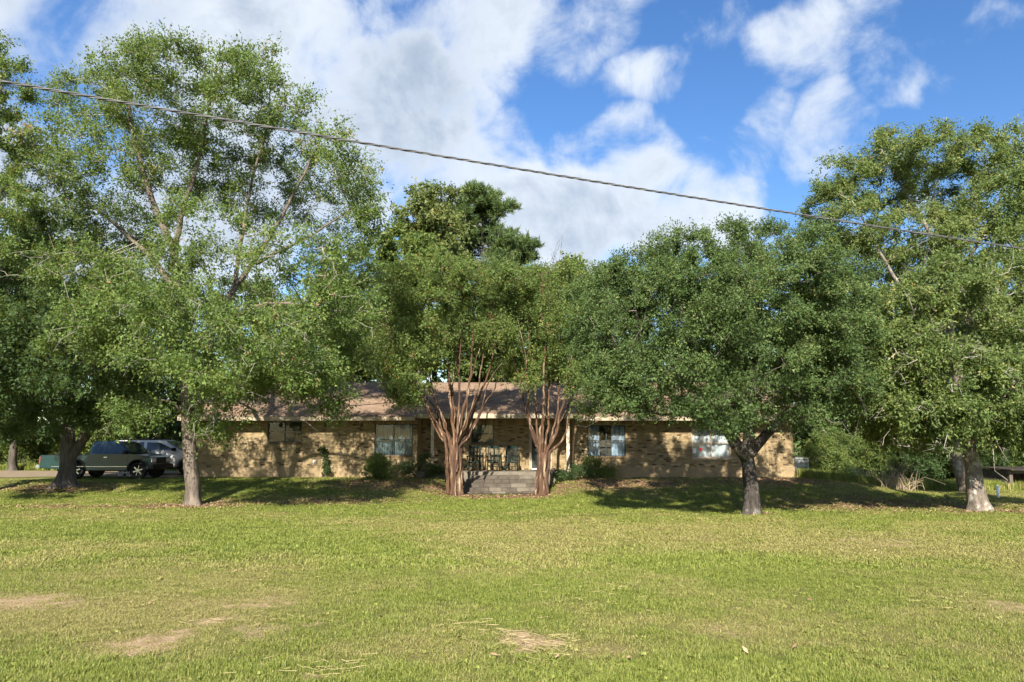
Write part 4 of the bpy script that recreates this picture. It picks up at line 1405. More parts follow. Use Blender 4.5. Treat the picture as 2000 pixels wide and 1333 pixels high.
def wall_run(x0, x1, y, z0, z1, holes, seed):
    """mortar backing round the openings plus real bricks in running bond"""
    mb = MB(HO)
    cuts = sorted(holes)
    cur = x0
    for h in cuts:
        mb.box(cur, h[0], y + .012, y + .22, z0, z1)
        if h[2] > z0 + .01:
            mb.box(h[0], h[1], y + .012, y + .22, z0, h[2])
        if h[3] < z1 - .01:
            mb.box(h[0], h[1], y + .012, y + .22, h[3], z1)
        cur = h[1]
    mb.box(cur, x1, y + .012, y + .22, z0, z1)
    mb.build('wall', M['mortar'], house)
    rg = np.random.default_rng(seed)
    L, Hh, J = .200, .0665, .011
    bricks = MB(HO)
    dark = []
    row = 0
    z = z0 + .005
    soldier = z1 - .205
    while z + Hh < soldier:
        x = x0 - (L + J) * (.5 if row % 2 else 0)
        while x < x1:
            a, b = max(x, x0), min(x + L, x1)
            segs = [(a, b)]
            for h in cuts:
                if z + Hh > h[2] - .002 and z < h[3] + .002:
                    ns = []
                    for s in segs:
                        if s[1] <= h[0] or s[0] >= h[1]:
                            ns.append(s)
                        else:
                            if s[0] < h[0] - .03:
                                ns.append((s[0], h[0]))
                            if s[1] > h[1] + .03:
                                ns.append((h[1], s[1]))
                    segs = ns
            for s in segs:
                if s[1] - s[0] < .03:
                    continue
                full = s[1] - s[0] > L - .003
                cl = vnoise(np.array([x * 1.2]), np.array([z * 3.0]), 5)[0]
                if full and rg.uniform() < .03 + .10 * (cl > .62):
                    dark.append((s[0], z))
                else:
                    o = rg.uniform(-.002, .002)
                    bricks.box(s[0], s[1], y + o, y + .05, z, z + Hh, float(np.clip(rg.normal(.55, .24), 0, 1)))
            x += L + J
        z += Hh + J
        row += 1
    x = x0
    while x < x1 - .07:                          # soldier course under the eaves
        if not any(x + .07 > h[0] and x < h[1] and h[3] > soldier for h in cuts):
            bricks.box(x, x + .066, y - .004, y + .05, z, z1 - .004, float(np.clip(rg.normal(.45, .28), 0, 1)))
        x += .077
    bricks.build('brickwork', M['brick'], house, kind='stuff')
    return dark


dark = []
dark += wall_run(HX0, PX0, FW, Z_SLAB, Z_SOF, [W1, W2], 1)
dark += wall_run(PX1, HX1, FW, Z_SLAB, Z_SOF, [W4, W5], 2)
darkr = wall_run(PX0, PX1, RW, zw(918, RW), Z_SOF, [W3, DR], 3)
bme = bpy.data.meshes.new('brick')
_v = [(x, y, z) for z in (0, .0665) for y in (-.004, .05) for x in (0, .2)]
bme.from_pydata(_v, [], [(0, 1, 5, 4), (4, 5, 7, 6), (0, 4, 6, 2), (1, 3, 7, 5), (0, 2, 3, 1), (2, 6, 7, 3)])
bme.materials.append(M['brick_dark'])
rg = np.random.default_rng(3)
alld = [(x, FW, z) for x, z in dark] + [(x, RW, z) for x, z in darkr]
order = rg.permutation(len(alld))
for n_, k in enumerate(order):
    x, y, z = alld[k]
    if n_ < 290:
        link('brick', bme, house, loc=(x, y - FW + rg.uniform(-.002, .002), z - .5))
rest = MB(HO)
for k in order[290:]:
    x, y, z = alld[k]
    rest.box(x, x + .2, y - .003, y + .05, z, z + .0665)
if len(order) > 290:
    rest.build('dark_brickwork', M['brick_dark'], house, kind='stuff')

# other walls, foundation, floor
mb = MB(HO)
mb.box(HX0, HX0 + .2, FW + .23, FW + DEPTH, Z_SLAB, Z_SOF).box(HX1 - .2, HX1, FW + .23, FW + DEPTH, Z_SLAB, Z_SOF).box(HX0 + .2, HX1 - .2, FW + DEPTH - .2, FW + DEPTH, Z_SLAB, Z_SOF)
mb.box(PX0 - .22, PX0 - .003, FW + .23, RW + .2, Z_SLAB, Z_SOF).box(PX1 + .003, PX1 + .22, FW + .23, RW + .2, Z_SLAB, Z_SOF)
mb.build('side_wall', simple('side_brick', (.34, .25, .145), .9, .15, var=.3, scale=8), house)
mb = MB(HO)
mb.box(HX0 - .02, PX0, FW - .02, FW + .22, .1, Z_SLAB - .003).box(PX1, HX1 + .02, FW - .02, FW + .22, .1, Z_SLAB - .003)
mb.box(HX0 - .02, HX1 + .02, RW + .25, FW + DEPTH, .1, Z_SLAB - .003)
mb.build('foundation', M['slab'], house)
ZP = zw(921, FW - .1)                        # porch floor
MB(HO).box(PX0 + .003, PX1 - .003, FW - .45, RW + .24, .1, ZP).build('porch_floor', M['concrete'], house, bevel=.015)
MB(HO).box(PX0 - .3, PX1 + .3, RW + .7, RW + .75, Z_SLAB, Z_SOF).build('inner_wall', M['inner'], house)


def folds(x0, x1, y, z0, z1, n, amp, seed):
    """a hanging curtain with soft folds"""
    rg = np.random.default_rng(seed)
    ph = rg.uniform(0, 6.28, 3)
    xs = np.linspace(x0, x1, n * 6 + 1)
    t = np.linspace(0, n, len(xs))
    off = amp * (np.sin(2 * np.pi * t + ph[0]) + .4 * np.sin(3.3 * np.pi * t + ph[1]))
    mb = MB(HO)
    vs, fs = [], []
    for i, x in enumerate(xs):
        vs += [(x, y + off[i] * .6, z1), (x, y + off[i] * .9, (z0 + z1) / 2), (x, y + off[i], z0), ]
    for i in range(len(xs) - 1):
        for k in range(2):
            a = i * 3 + k
            fs.append((a, a + 1, a + 4, a + 3))
    mb.add(vs, fs)
    return mb


def window(W, y, label, fmat, cols, rows, curtains, sill=True, fw=.045):
    x0, x1, z0, z1 = W
    root = MB(HO).box(x0, x0 + fw, y + .06, y + .12, z0, z1).box(x1 - fw, x1, y + .06, y + .12, z0, z1) \
        .box(x0 + fw, x1 - fw, y + .06, y + .12, z1 - fw, z1).box(x0 + fw, x1 - fw, y + .06, y + .12, z0, z0 + fw).build('window', fmat, house)
    root['label'] = label
    mul = MB(HO)
    xs = np.linspace(x0 + fw, x1 - fw, cols + 1)
    zs = np.linspace(z0 + fw, z1 - fw, rows + 1)
    for k in range(1, cols):
        mul.box(xs[k] - .02, xs[k] + .02, y + .062, y + .118, z0 + fw, z1 - fw)
    for k in range(1, rows):
        for c in range(cols):
            mul.box(xs[c] + .02 * (c > 0), xs[c + 1] - .02 * (c < cols - 1), y + .066, y + .114, zs[k] - .016, zs[k] + .016)
    mul.build('muntin', fmat, root)
    for c in range(cols):
        for r in range(rows):
            MB(HO).box(xs[c] + .004, xs[c + 1] - .004, y + .086, y + .092, zs[r] + .004, zs[r + 1] - .004).build('pane', M['glass'], root)
    for (a, b, za, zb, mat, n_, nm) in curtains:
        folds(x0 + (x1 - x0) * a, x0 + (x1 - x0) * b, y + .20, z0 + (z1 - z0) * za, z0 + (z1 - z0) * zb, n_, .045, int(abs(a * 100 + x0 * 10))).build(nm, mat, root, True)
    if sill:
        MB(HO).box(x0 - .03, x1 + .03, y - .035, y + .05, z0 - .07, z0 - .004).build('sill', M['brick'] if fmat is not M['frame_tan'] else M['trim'], root)
    MB(HO).box(x0 - .2, x1 + .2, y + .55, y + .58, z0 - .2, min(z1 + .2, Z_SOF)).build('room_backing', M['inner'], root)
    return root


window(W1, FW, 'dark strip window with pale muntin at the left end', M['frame_dark'], 2, 2, [], True)
window(W2, FW, 'wide window with grey sheer curtains left of the porch', M['frame_dark'], 2, 2, [(0, .46, 0, 1, M['sheer'], 6, 'curtain'), (.5, 1, 0, 1, M['sheer'], 6, 'curtain')])
window(W4, FW, 'wide window with blue-grey curtains drawn apart', M['frame_dark'], 2, 2, [(0, .33, 0, 1, M['blue_cloth'], 4, 'curtain'), (.64, 1, 0, 1, M['blue_cloth'], 4, 'curtain')])
w5 = window(W5, FW, 'window covered inside by white cloth, with a tan frame', M['frame_tan'], 2, 2, [(0, 1, 0, 1, M['white_cloth'], 5, 'curtain')])
window(W3, RW, 'small dark window on the porch wall', M['frame_dark'], 1, 2, [(0, 1, .5, 1, simple('dim_blind', (.10, .13, .12), .9), 3, 'curtain')])
MB(HO).box(W1[0] + .05, W1[1] - .05, FW + .05, FW + .064, (W1[2] + W1[3]) / 2 - .02, (W1[2] + W1[3]) / 2 + .03).build('meeting_rail', M['trim'], house)
# red round sticker and white card in the white window
sx, sz = xw(1369), zw(878)
st = MB(HO)
st.add([(sx, FW + .080, sz)] + [(sx + .075 * math.cos(a), FW + .080, sz + .075 * math.sin(a)) for a in np.linspace(0, 6.283, 17)[:-1]], [(0, i + 1, (i + 1) % 16 + 1) for i in range(16)])
so_ = st.build('sticker', simple('red_sticker', (.42, .03, .03), .5), w5)
MB(HO).box(xw(1352), xw(1360), FW + .076, FW + .080, zw(886), zw(876)).build('card', simple('white_card', (.8, .8, .8), .6), w5)

# front door
x0, x1, z0, z1 = DR
dr = MB(HO).box(x0 + .07, x1 - .07, RW + .08, RW + .13, z0 + .02, z1 - .07).build('door', M['door'], house, bevel=.005)
dr['label'] = 'dark screen door at the back of the porch'
MB(HO).box(x0 - .06, x0 + .066, RW - .02, RW + .14, z0, z1 + .05).box(x1 - .066, x1 + .06, RW - .02, RW + .14, z0, z1 + .05).box(x0 + .066, x1 - .066, RW - .02, RW + .14, z1 - .066, z1 + .05).build('door_frame', M['trim'], dr)
MB(HO).box(x0 + .066, x1 - .066, RW - .03, RW + .13, z0 - .04, z0 + .018).build('threshold', simple('threshold', (.6, .58, .54), .6), dr)
MB(HO).box(x0 + .14, x1 - .14, RW + .072, RW + .078, z0 + .95, z1 - .2).build('screen', M['glass'], dr)
MB(HO).tube([(x1 - .12, RW + .08, z0 + 1.0), (x1 - .12, RW + .03, z0 + 1.0)], .028, 8).build('handle', simple('brass', (.4, .3, .12), .35, .5, .9), dr)

# roof
OV, OVP = .75, .42                            # eaves: side wings and porch
RZ = zw(749, FW + DEPTH / 2)
YR = FW + DEPTH / 2
slope = (RZ - 3.24) / (YR - (FW - OV))
zroof = lambda y: RZ - slope * abs(YR - y)


def roof_slab(x0, x1, ye, th=.10):
    mb = MB(HO)
    mb.add([(x0, ye, zroof(ye)), (x1, ye, zroof(ye)), (x1, YR, RZ), (x0, YR, RZ), (x0, ye, zroof(ye) - th), (x1, ye, zroof(ye) - th), (x1, YR, RZ - th), (x0, YR, RZ - th)],
           [(0, 1, 2, 3), (7, 6, 5, 4), (0, 4, 5, 1), (1, 5, 6, 2), (2, 6, 7, 3), (3, 7, 4, 0)])
    return mb


def shinglemat():
    m, t, out = mat_new('shingle')
    a = t.n('ShaderNodeAttribute', attribute_name='v')
    tcn = t.n('ShaderNodeTexCoord')
    n = t.noise(tcn.outputs['Object'], 40.0, 4.0, .7)
    nb = t.noise(tcn.outputs['Object'], .8, 5.0, .6)
    c = t.ramp(a.outputs['Fac'], [(0, (.145, .098, .066)), (.5, (.215, .148, .100)), (1, (.285, .202, .142))])
    c = t.mix(t.math('MULTIPLY', n, .35), c, (.20, .14, .11))
    c = t.mix(t.math('MULTIPLY', t.math('SUBTRACT', nb, .45), 1.6, clamp=True), c, (.20, .155, .125))
    b = principled(t, c, .95, .1)
    t.l(bump(t, n, .5, .01), b.inputs['Normal'])
    t.l(b.outputs[0], out.inputs[0])
    return m


M['shingle'] = shinglemat()
XR0, XR1 = HX0 - .45, HX1 + .45
roof = roof_slab(XR0, PX0 - .02, FW - OV).build('roof', M['soffit'], house)
roof_slab(PX0 - .017, PX1 + .017, FW - OVP).build('roof', M['soffit'], house)
roof_slab(PX1 + .02, XR1, FW - OV).build('roof', M['soffit'], house)
mb = MB(HO)
ye = FW + DEPTH + .6
mb.add([(XR0, YR + .002, RZ), (XR1, YR + .002, RZ), (XR1, ye, zroof(ye)), (XR0, ye, zroof(ye)), (XR0, YR + .002, RZ - .1), (XR1, YR + .002, RZ - .1), (XR1, ye, zroof(ye) - .1), (XR0, ye, zroof(ye) - .1)],
       [(0, 1, 2, 3), (7, 6, 5, 4), (0, 4, 5, 1), (1, 5, 6, 2), (2, 6, 7, 3), (3, 7, 4, 0)])
mb.build('back_roof', M['shingle'], house)
rg = np.random.default_rng(21)
sh = MB(HO)
nrm = np.array([0, -slope, 1]) / math.hypot(slope, 1)
dn = np.array([0, 1, slope]) / math.hypot(1, slope)
TAB, EXP = .31, .145
yy = FW - OV - .03
row = 0
while yy < YR - .02:
    x = XR0 - .02 - (row % 3) * TAB / 3
    while x < XR1 + .02:
        a, b = max(x, XR0 - .02), min(x + TAB - .008, XR1 + .02)
        inp = (a + b) / 2 > PX0 and (a + b) / 2 < PX1
        if b - a > .03 and not (inp and yy < FW - OVP - .03):
            th = .016 + rg.uniform(-.003, .004)
            p0 = np.array([0, yy, zroof(yy)])
            p1 = p0 + dn * (EXP + .03)
            q0, q1 = p0 + nrm * th, p1 + nrm * .003
            X = lambda p, xx: (xx, p[1], p[2])
            vs = [X(p0 + nrm * .001, a), X(p0 + nrm * .001, b), X(q0, b), X(q0, a), X(q1, b), X(q1, a)]
            sh.add(vs, [(0, 1, 2, 3), (3, 2, 4, 5), (0, 3, 5), (1, 4, 2)], float(np.clip(rg.normal(.5, .22), 0, 1)))
        x += TAB
    yy += EXP / math.hypot(1, slope)
    row += 1
sh.build('shingles', M['shingle'], house, kind='stuff')
rc = MB(HO)
x = XR0
while x < XR1:
    rc.add([(x, YR - .16, RZ - slope * .16 + .025), (x + .3, YR - .16, RZ - slope * .16 + .02), (x + .3, YR, RZ + .035), (x, YR, RZ + .04), (x + .3, YR + .16, RZ - slope * .16 + .02), (x, YR + .16, RZ - slope * .16 + .025)],
           [(0, 1, 2, 3), (3, 2, 4, 5)], float(np.clip(rg.normal(.5, .2), 0, 1)))
    x += .27
rc.build('ridge_cap', M['shingle'], house, kind='stuff')
# fascia boards and soffits
for a, b, ov in ((XR0, PX0 - .02, OV), (PX0 - .017, PX1 + .017, OVP), (PX1 + .02, XR1, OV)):
    yf = FW - ov
    zt = zroof(yf) - .012
    MB(HO).box(a, b, yf - .028, yf - .002, zt - .17, zt).build('fascia', M['trim'], house)
    MB(HO).box(a, b, yf, (RW if ov == OVP else FW) - .006, zt - .165, zt - .145).build('soffit', M['soffit'], house)
for xs_ in (HX0, HX1 - .2):                   # gable ends
    MB(HO).prism([(FW, Z_SOF + .002), (FW + DEPTH, Z_SOF + .002), (YR, RZ - .12)], xs_, xs_ + .2, 'x').build('gable', M['trim'], house)
# porch posts
for px in (845, 1109):
    x = xw(px, FW - .2)
    p = MB(HO).box(x - .07, x + .07, FW - .32, FW - .18, ZP, zroof(FW - OVP) - .17).build('porch_post', M['post'], house, bevel=.01)
    MB(HO).box(x - .09, x + .09, FW - .34, FW - .16, ZP + .002, ZP + .14).build('post_base', M['post'], p)
# porch lamp, wall vent, tap
x = xw(977, RW - .3)
MB(HO).tube([(x, RW - .45, 3.07), (x, RW - .45, 3.02), (x, RW - .45, 2.97)], [.10, .12, .06], 12).build('porch_lamp', simple('lamp_shade', (.09, .08, .07), .5), house, True)
x, z = xw(616), zw(902)
MB(HO).box(x - .07, x + .07, FW - .03, FW - .004, z - .08, z + .08).box(x - .04, x + .04, FW - .06, FW - .031, z - .05, z + .04).build('vent_cover', simple('vent_plastic', (.62, .60, .57), .6), house)
for px in (546, 569, 635, 706, 838):
    x = xw(px)
    MB(HO).box(x - .05, x + .05, FW - .008, FW + .0, zw(826) - .19, zw(826) - .03).build('weep_vent', M['inner'], house)

# steps
steps = thing('porch_steps', 'wide rough stone steps leading up to the porch between the crape myrtles', 'steps', (xw(978, 32.5), 32.5, 0))
SO = (xw(978, 32.5), 32.5, 0)
rg = np.random.default_rng(8)
nst, ytop, ybot = 5, FW - .46, FW - 2.9
xa, xb = xw(912, 32.5), xw(1042, 32.5)
for k in range(nst):
    zt = ZP - (k + 1) * ((ZP - .02) / (nst + .35))
    y1 = ytop - k * .44
    x = xa - .05 * k
    while x < xb + .05 * k - .1:
        wd = min(rg.uniform(.4, .85), xb + .05 * k - x)
        if xb + .05 * k - x - wd < .2:
            wd = xb + .05 * k - x
        o = rg.uniform(-.015, .015)
        s = MB(SO).box(x + .006, x + wd - .006, y1 - .46 + o, y1 - .004, -.12 + .03 * k, zt + rg.uniform(-.012, .012))
        s.build('stone', M['stone'] if rg.uniform() < .6 else M['concrete'], steps, bevel=.018)
        x += wd

# rocking chairs
M['chair'] = simple('green_black_paint', (.010, .019, .017), .75, .12, var=.4)


def make_chair(label):
    root = thing('rocking_chair', label, 'chair', (0, 0, 0), group='rocking chairs on the porch')
    bd = lambda mb, nm: mb.build(nm, M['chair'], root)
    for s in (-1, 1):                          # local: faces -Y
        pts = [(s * .27, -.42 + i * .12, .035 + .5 * ((-.42 + i * .12) / .5) ** 2 * .28) for i in range(8)]
        mb = MB()
        for p, q in zip(pts[:-1], pts[1:]):
            mb.bar(p, q, .035, .045)
        bd(mb, 'rocker')
        bd(MB().bar((s * .27, -.24, .06), (s * .27, -.27, .62), .05, .05), 'front_leg')
        bd(MB().bar((s * .27, .22, .06), (s * .25, .30, .45), .05, .05), 'rear_leg')
        bd(MB().bar((s * .25, .27, .40), (s * .25, .50, 1.12), .055, .045), 'back_post')
        bd(MB().bar((s * .29, -.33, .635), (s * .27, .36, .66), .09, .028), 'arm')
        bd(MB().tube([(s * .25, .50, 1.11), (s * .25, .512, 1.15), (s * .25, .52, 1.18)], [.03, .035, .012], 8), 'finial')
    for k in range(6):
        y = -.24 + k * .098
        bd(MB().bar((-.27, y, .41 - k * .008), (.27, y, .41 - k * .008), .075, .02), 'seat_slat')
    for k in range(7):
        x = -.195 + k * .065
        bd(MB().bar((x, .30, .45), (x, .478, 1.02), .03, .016), 'back_slat')
    bd(MB().bar((-.25, .485, 1.05), (.25, .485, 1.05), .03, .11), 'top_rail')
    bd(MB().bar((-.25, .30, .46), (.25, .30, .46), .03, .06), 'lower_rail')
    bd(MB().bar((-.27, -.25, .20), (.27, -.25, .20), .03, .03), 'stretcher')
    bd(MB().bar((-.27, -.25, .385), (.27, -.25, .385), .03, .06), 'seat_rail')
    return root


c0 = make_chair('dark rocking chair nearest the big crape myrtle, left of the three')
spots = [(926, -.04, c0['label']), (964, .03, 'middle one of the three dark rocking chairs on the porch'), (999, -.02, 'dark rocking chair nearest the front door, right of the three')]
kids = list(c0.children)
for i, (px, rz, lb) in enumerate(spots):
    if i == 0:
        o = c0
    else:
        o = c0.copy()
        COL.objects.link(o)
        for ch in kids:
            c = ch.copy()
            COL.objects.link(c)
            c.parent = o
    o.location = (xw(px, FW + .35), FW + .42, ZP + .004)
    o.rotation_euler = (0, 0, rz)
    o['label'] = lb

# air conditioner at the right end
ac_d = FW + 1.2
ax0, ax1 = HX1 + .12, HX1 + .95
ax_c = (ax0 + ax1) / 2
gza = gzf(ax_c, ac_d)
ac = thing('air_conditioner', 'grey louvred air conditioner unit at the right end of the house', 'air conditioner', (ax_c, ac_d, gza))
M['ac'] = simple('ac_metal', (.33, .35, .35), .5, .4, .3)
h_ = zw(894, ac_d) - gza
MB().box(-.46, .46, -.46, .46, -.05, .08).build('pad', M['concrete'], ac)
MB().box(-.38, .38, -.38, .38, .083, h_ - .06).build('casing', simple('ac_core', (.14, .15, .15), .6), ac)
for k in range(11):
    z = .12 + k * (h_ - .22) / 10.5
    MB().box(-.40, .40, -.41, -.383, z, z + .035).build('louvre', M['ac'], ac)
for sx_ in (-1, 1):
    MB().box(sx_ * .40 - .025, sx_ * .40 + .025, -.425, -.378, .083, h_ - .06).build('corner_post', M['ac'], ac)
MB().box(-.43, .43, -.43, .43, h_ - .057, h_).build('lid', M['ac'], ac, bevel=.01)
MB().tube([(0, 0, h_ + .001), (0, 0, h_ + .03)], [.3, .27], 20).build('fan_guard', simple('ac_guard', (.06, .06, .06), .5), ac)

# white marker pipe
g0 = ground_px(1950, 973)
mk = thing('marker_pipe', 'short white round-topped pipe standing in the grass by the shed', 'pipe', tuple(g0))
hh = P(1950, 948, g0[1])[2] - g0[2]
MB().tube([(0, 0, -.1), (0, 0, hh - .06)], .055, 14).build('pipe', simple('white_pvc', (.80, .80, .78), .4, .4, var=.08), mk, True)
MB().tube([(0, 0, hh - .058), (0, 0, hh - .03), (0, 0, hh - .008), (0, 0, hh)], [.06, .058, .04, .01], 14).build('cap', simple('white_cap', (.82, .82, .80), .4, .4, var=.06), mk, True)

# weathered shed at the right edge
sd = 33.5
sx0 = float(P(1972, 930, sd)[0])
sg = gzf(sx0 + 1, sd)
shed = thing('shed', 'low weathered wooden shed with open dark front at the right edge', 'shed', (sx0 + 1.6, sd + 1.0, sg))
SH = (sx0 + 1.6, sd + 1.0, sg)
M['old_wood'] = barkmat('old_wood', (.035, .030, .026), (.15, .125, .10), 5, .1, .4)
zt = P(1962, 918, sd)[2]
rg = np.random.default_rng(4)
for x in (sx0, sx0 + 1.45, sx0 + 3.0):
    MB(SH).box(x, x + .14, sd, sd + .14, sg - .1, zt - .17).build('post', M['old_wood'], shed)
MB(SH).box(sx0 - .05, sx0 + 3.2, sd - .02, sd + .10, zt - .168, zt - .02).build('lintel', M['old_wood'], shed)
for k in range(14):
    MB(SH).box(sx0 + k * .226, sx0 + k * .226 + .21, sd + 1.96, sd + 2.0, sg - .05, zt - .05 + rg.uniform(-.05, .02)).build('plank', M['old_wood'], shed)
for k in range(8):
    MB(SH).box(sx0, sx0 + .03, sd + .15 + k * .226, sd + .36 + k * .226, sg - .05, zt - .03 + rg.uniform(-.04, .0)).build('plank', M['old_wood'], shed)
    MB(SH).box(sx0 + 3.1, sx0 + 3.13, sd + .15 + k * .226, sd + .36 + k * .226, sg - .05, zt - .03).build('plank', M['old_wood'], shed)
rm = MB(SH)
rm.add([(sx0 - .1, sd - .3, zt + .02), (sx0 + 3.4, sd - .3, zt + .02), (sx0 + 3.4, sd + 2.2, zt + .06), (sx0 - .1, sd + 2.2, zt + .06), (sx0 - .1, sd - .3, zt - .018), (sx0 + 3.4, sd - .3, zt - .018), (sx0 + 3.4, sd + 2.2, zt + .02), (sx0 - .1, sd + 2.2, zt + .02)],
       [(0, 1, 2, 3), (7, 6, 5, 4), (0, 4, 5, 1), (1, 5, 6, 2), (2, 6, 7, 3), (3, 7, 4, 0)])
rm.build('roof', simple('rusty_tin', (.05, .04, .033), .7, .3, .4, var=.5), shed)

# ---------------------------------------------------------------- cars
def paint(name, col, rough=.28):
    m, t, out = mat_new(name)
    tcn = t.n('ShaderNodeTexCoord')
    n = t.noise(tcn.outputs['Object'], 2.5, 5.0, .6)
    c = t.ramp(n, [(.3, tuple(x * .85 for x in col)), (.7, tuple(x * 1.15 for x in col))])
    b = principled(t, c, rough, .5)
    b.inputs['Coat Weight'].default_value = .6
    b.inputs['Coat Roughness'].default_value = .12
    t.l(b.outputs[0], out.inputs[0])
    return m


M['paint_green'] = paint('green_paint', (.007, .028, .028))
M['paint_silver'] = paint('silver_paint', (.58, .57, .56), .35)
M['tyre'] = simple('tyre', (.016, .016, .016), .85, .2)
M['chrome'] = simple('chrome', (.62, .62, .62), .2, .5, .9, var=.1)
M['black_plastic'] = simple('black_plastic', (.012, .012, .013), .6, .3)
M['car_glass'] = simple('car_glass', (.018, .024, .026), .06, .6, var=.1)
M['red_lens'] = simple('red_lens', (.45, .025, .02), .3, .5, var=.1)
M['clear_lens'] = simple('clear_lens', (.62, .62, .58), .15, .6, var=.1)


def arc(cx, cz, r, a0, a1, n=10):
    return [(cx + r * math.cos(R(a0 + (a1 - a0) * i / n)), cz + r * math.sin(R(a0 + (a1 - a0) * i / n))) for i in range(n + 1)]


def wheel(root, x, s, ytrack, r, wdt):
    c = np.array([x, s * ytrack, r])
    ty = MB()
    prof = [(r * .62, -.5), (r * .90, -.5), (r * .98, -.38), (r, -.15), (r, .15), (r * .98, .38), (r * .90, .5), (r * .62, .5)]
    n = 28
    vs, fs = [], []
    for k in range(n):
        a = 2 * math.pi * k / n
        for rr, yy_ in prof:
            vs.append((c[0] + rr * math.cos(a), c[1] + yy_ * wdt, c[2] + rr * math.sin(a)))
    m_ = len(prof)
    for k in range(n):
        for i in range(m_):
            fs.append((k * m_ + i, k * m_ + (i + 1) % m_, ((k + 1) % n) * m_ + (i + 1) % m_, ((k + 1) % n) * m_ + i))
    ty.add(vs, fs)
    root_w = ty.build('wheel', M['tyre'], root, True)
    yo = c[1] + s * wdt * .36
    rim = MB()
    rim.tube([(c[0], c[1] - s * wdt * .3, c[2]), (c[0], yo - s * .05, c[2])], r * .62, 24)
    rim.build('rim', M['black_plastic'], root_w)
    sp = MB()
    for k in range(6):
        a = 2 * math.pi * k / 6 + .3
        sp.bar((c[0] + r * .12 * math.cos(a), yo, c[2] + r * .12 * math.sin(a)), (c[0] + r * .58 * math.cos(a), yo, c[2] + r * .58 * math.sin(a)), .03, r * .15)
    sp.tube([(c[0], yo - s * .03, c[2]), (c[0], yo + s * .02, c[2])], r * .17, 12)
    sp.build('spokes', M['chrome'], root_w)


def body_prism(prof, hw, bev=.05):
    """side profile swept across the car, edges rounded, sides slightly barrelled"""
    mb = MB()
    n = len(prof)
    ys = (-hw, -hw * .965, hw * .965, hw)
    mb.prism(prof, -hw, hw)
    return mb


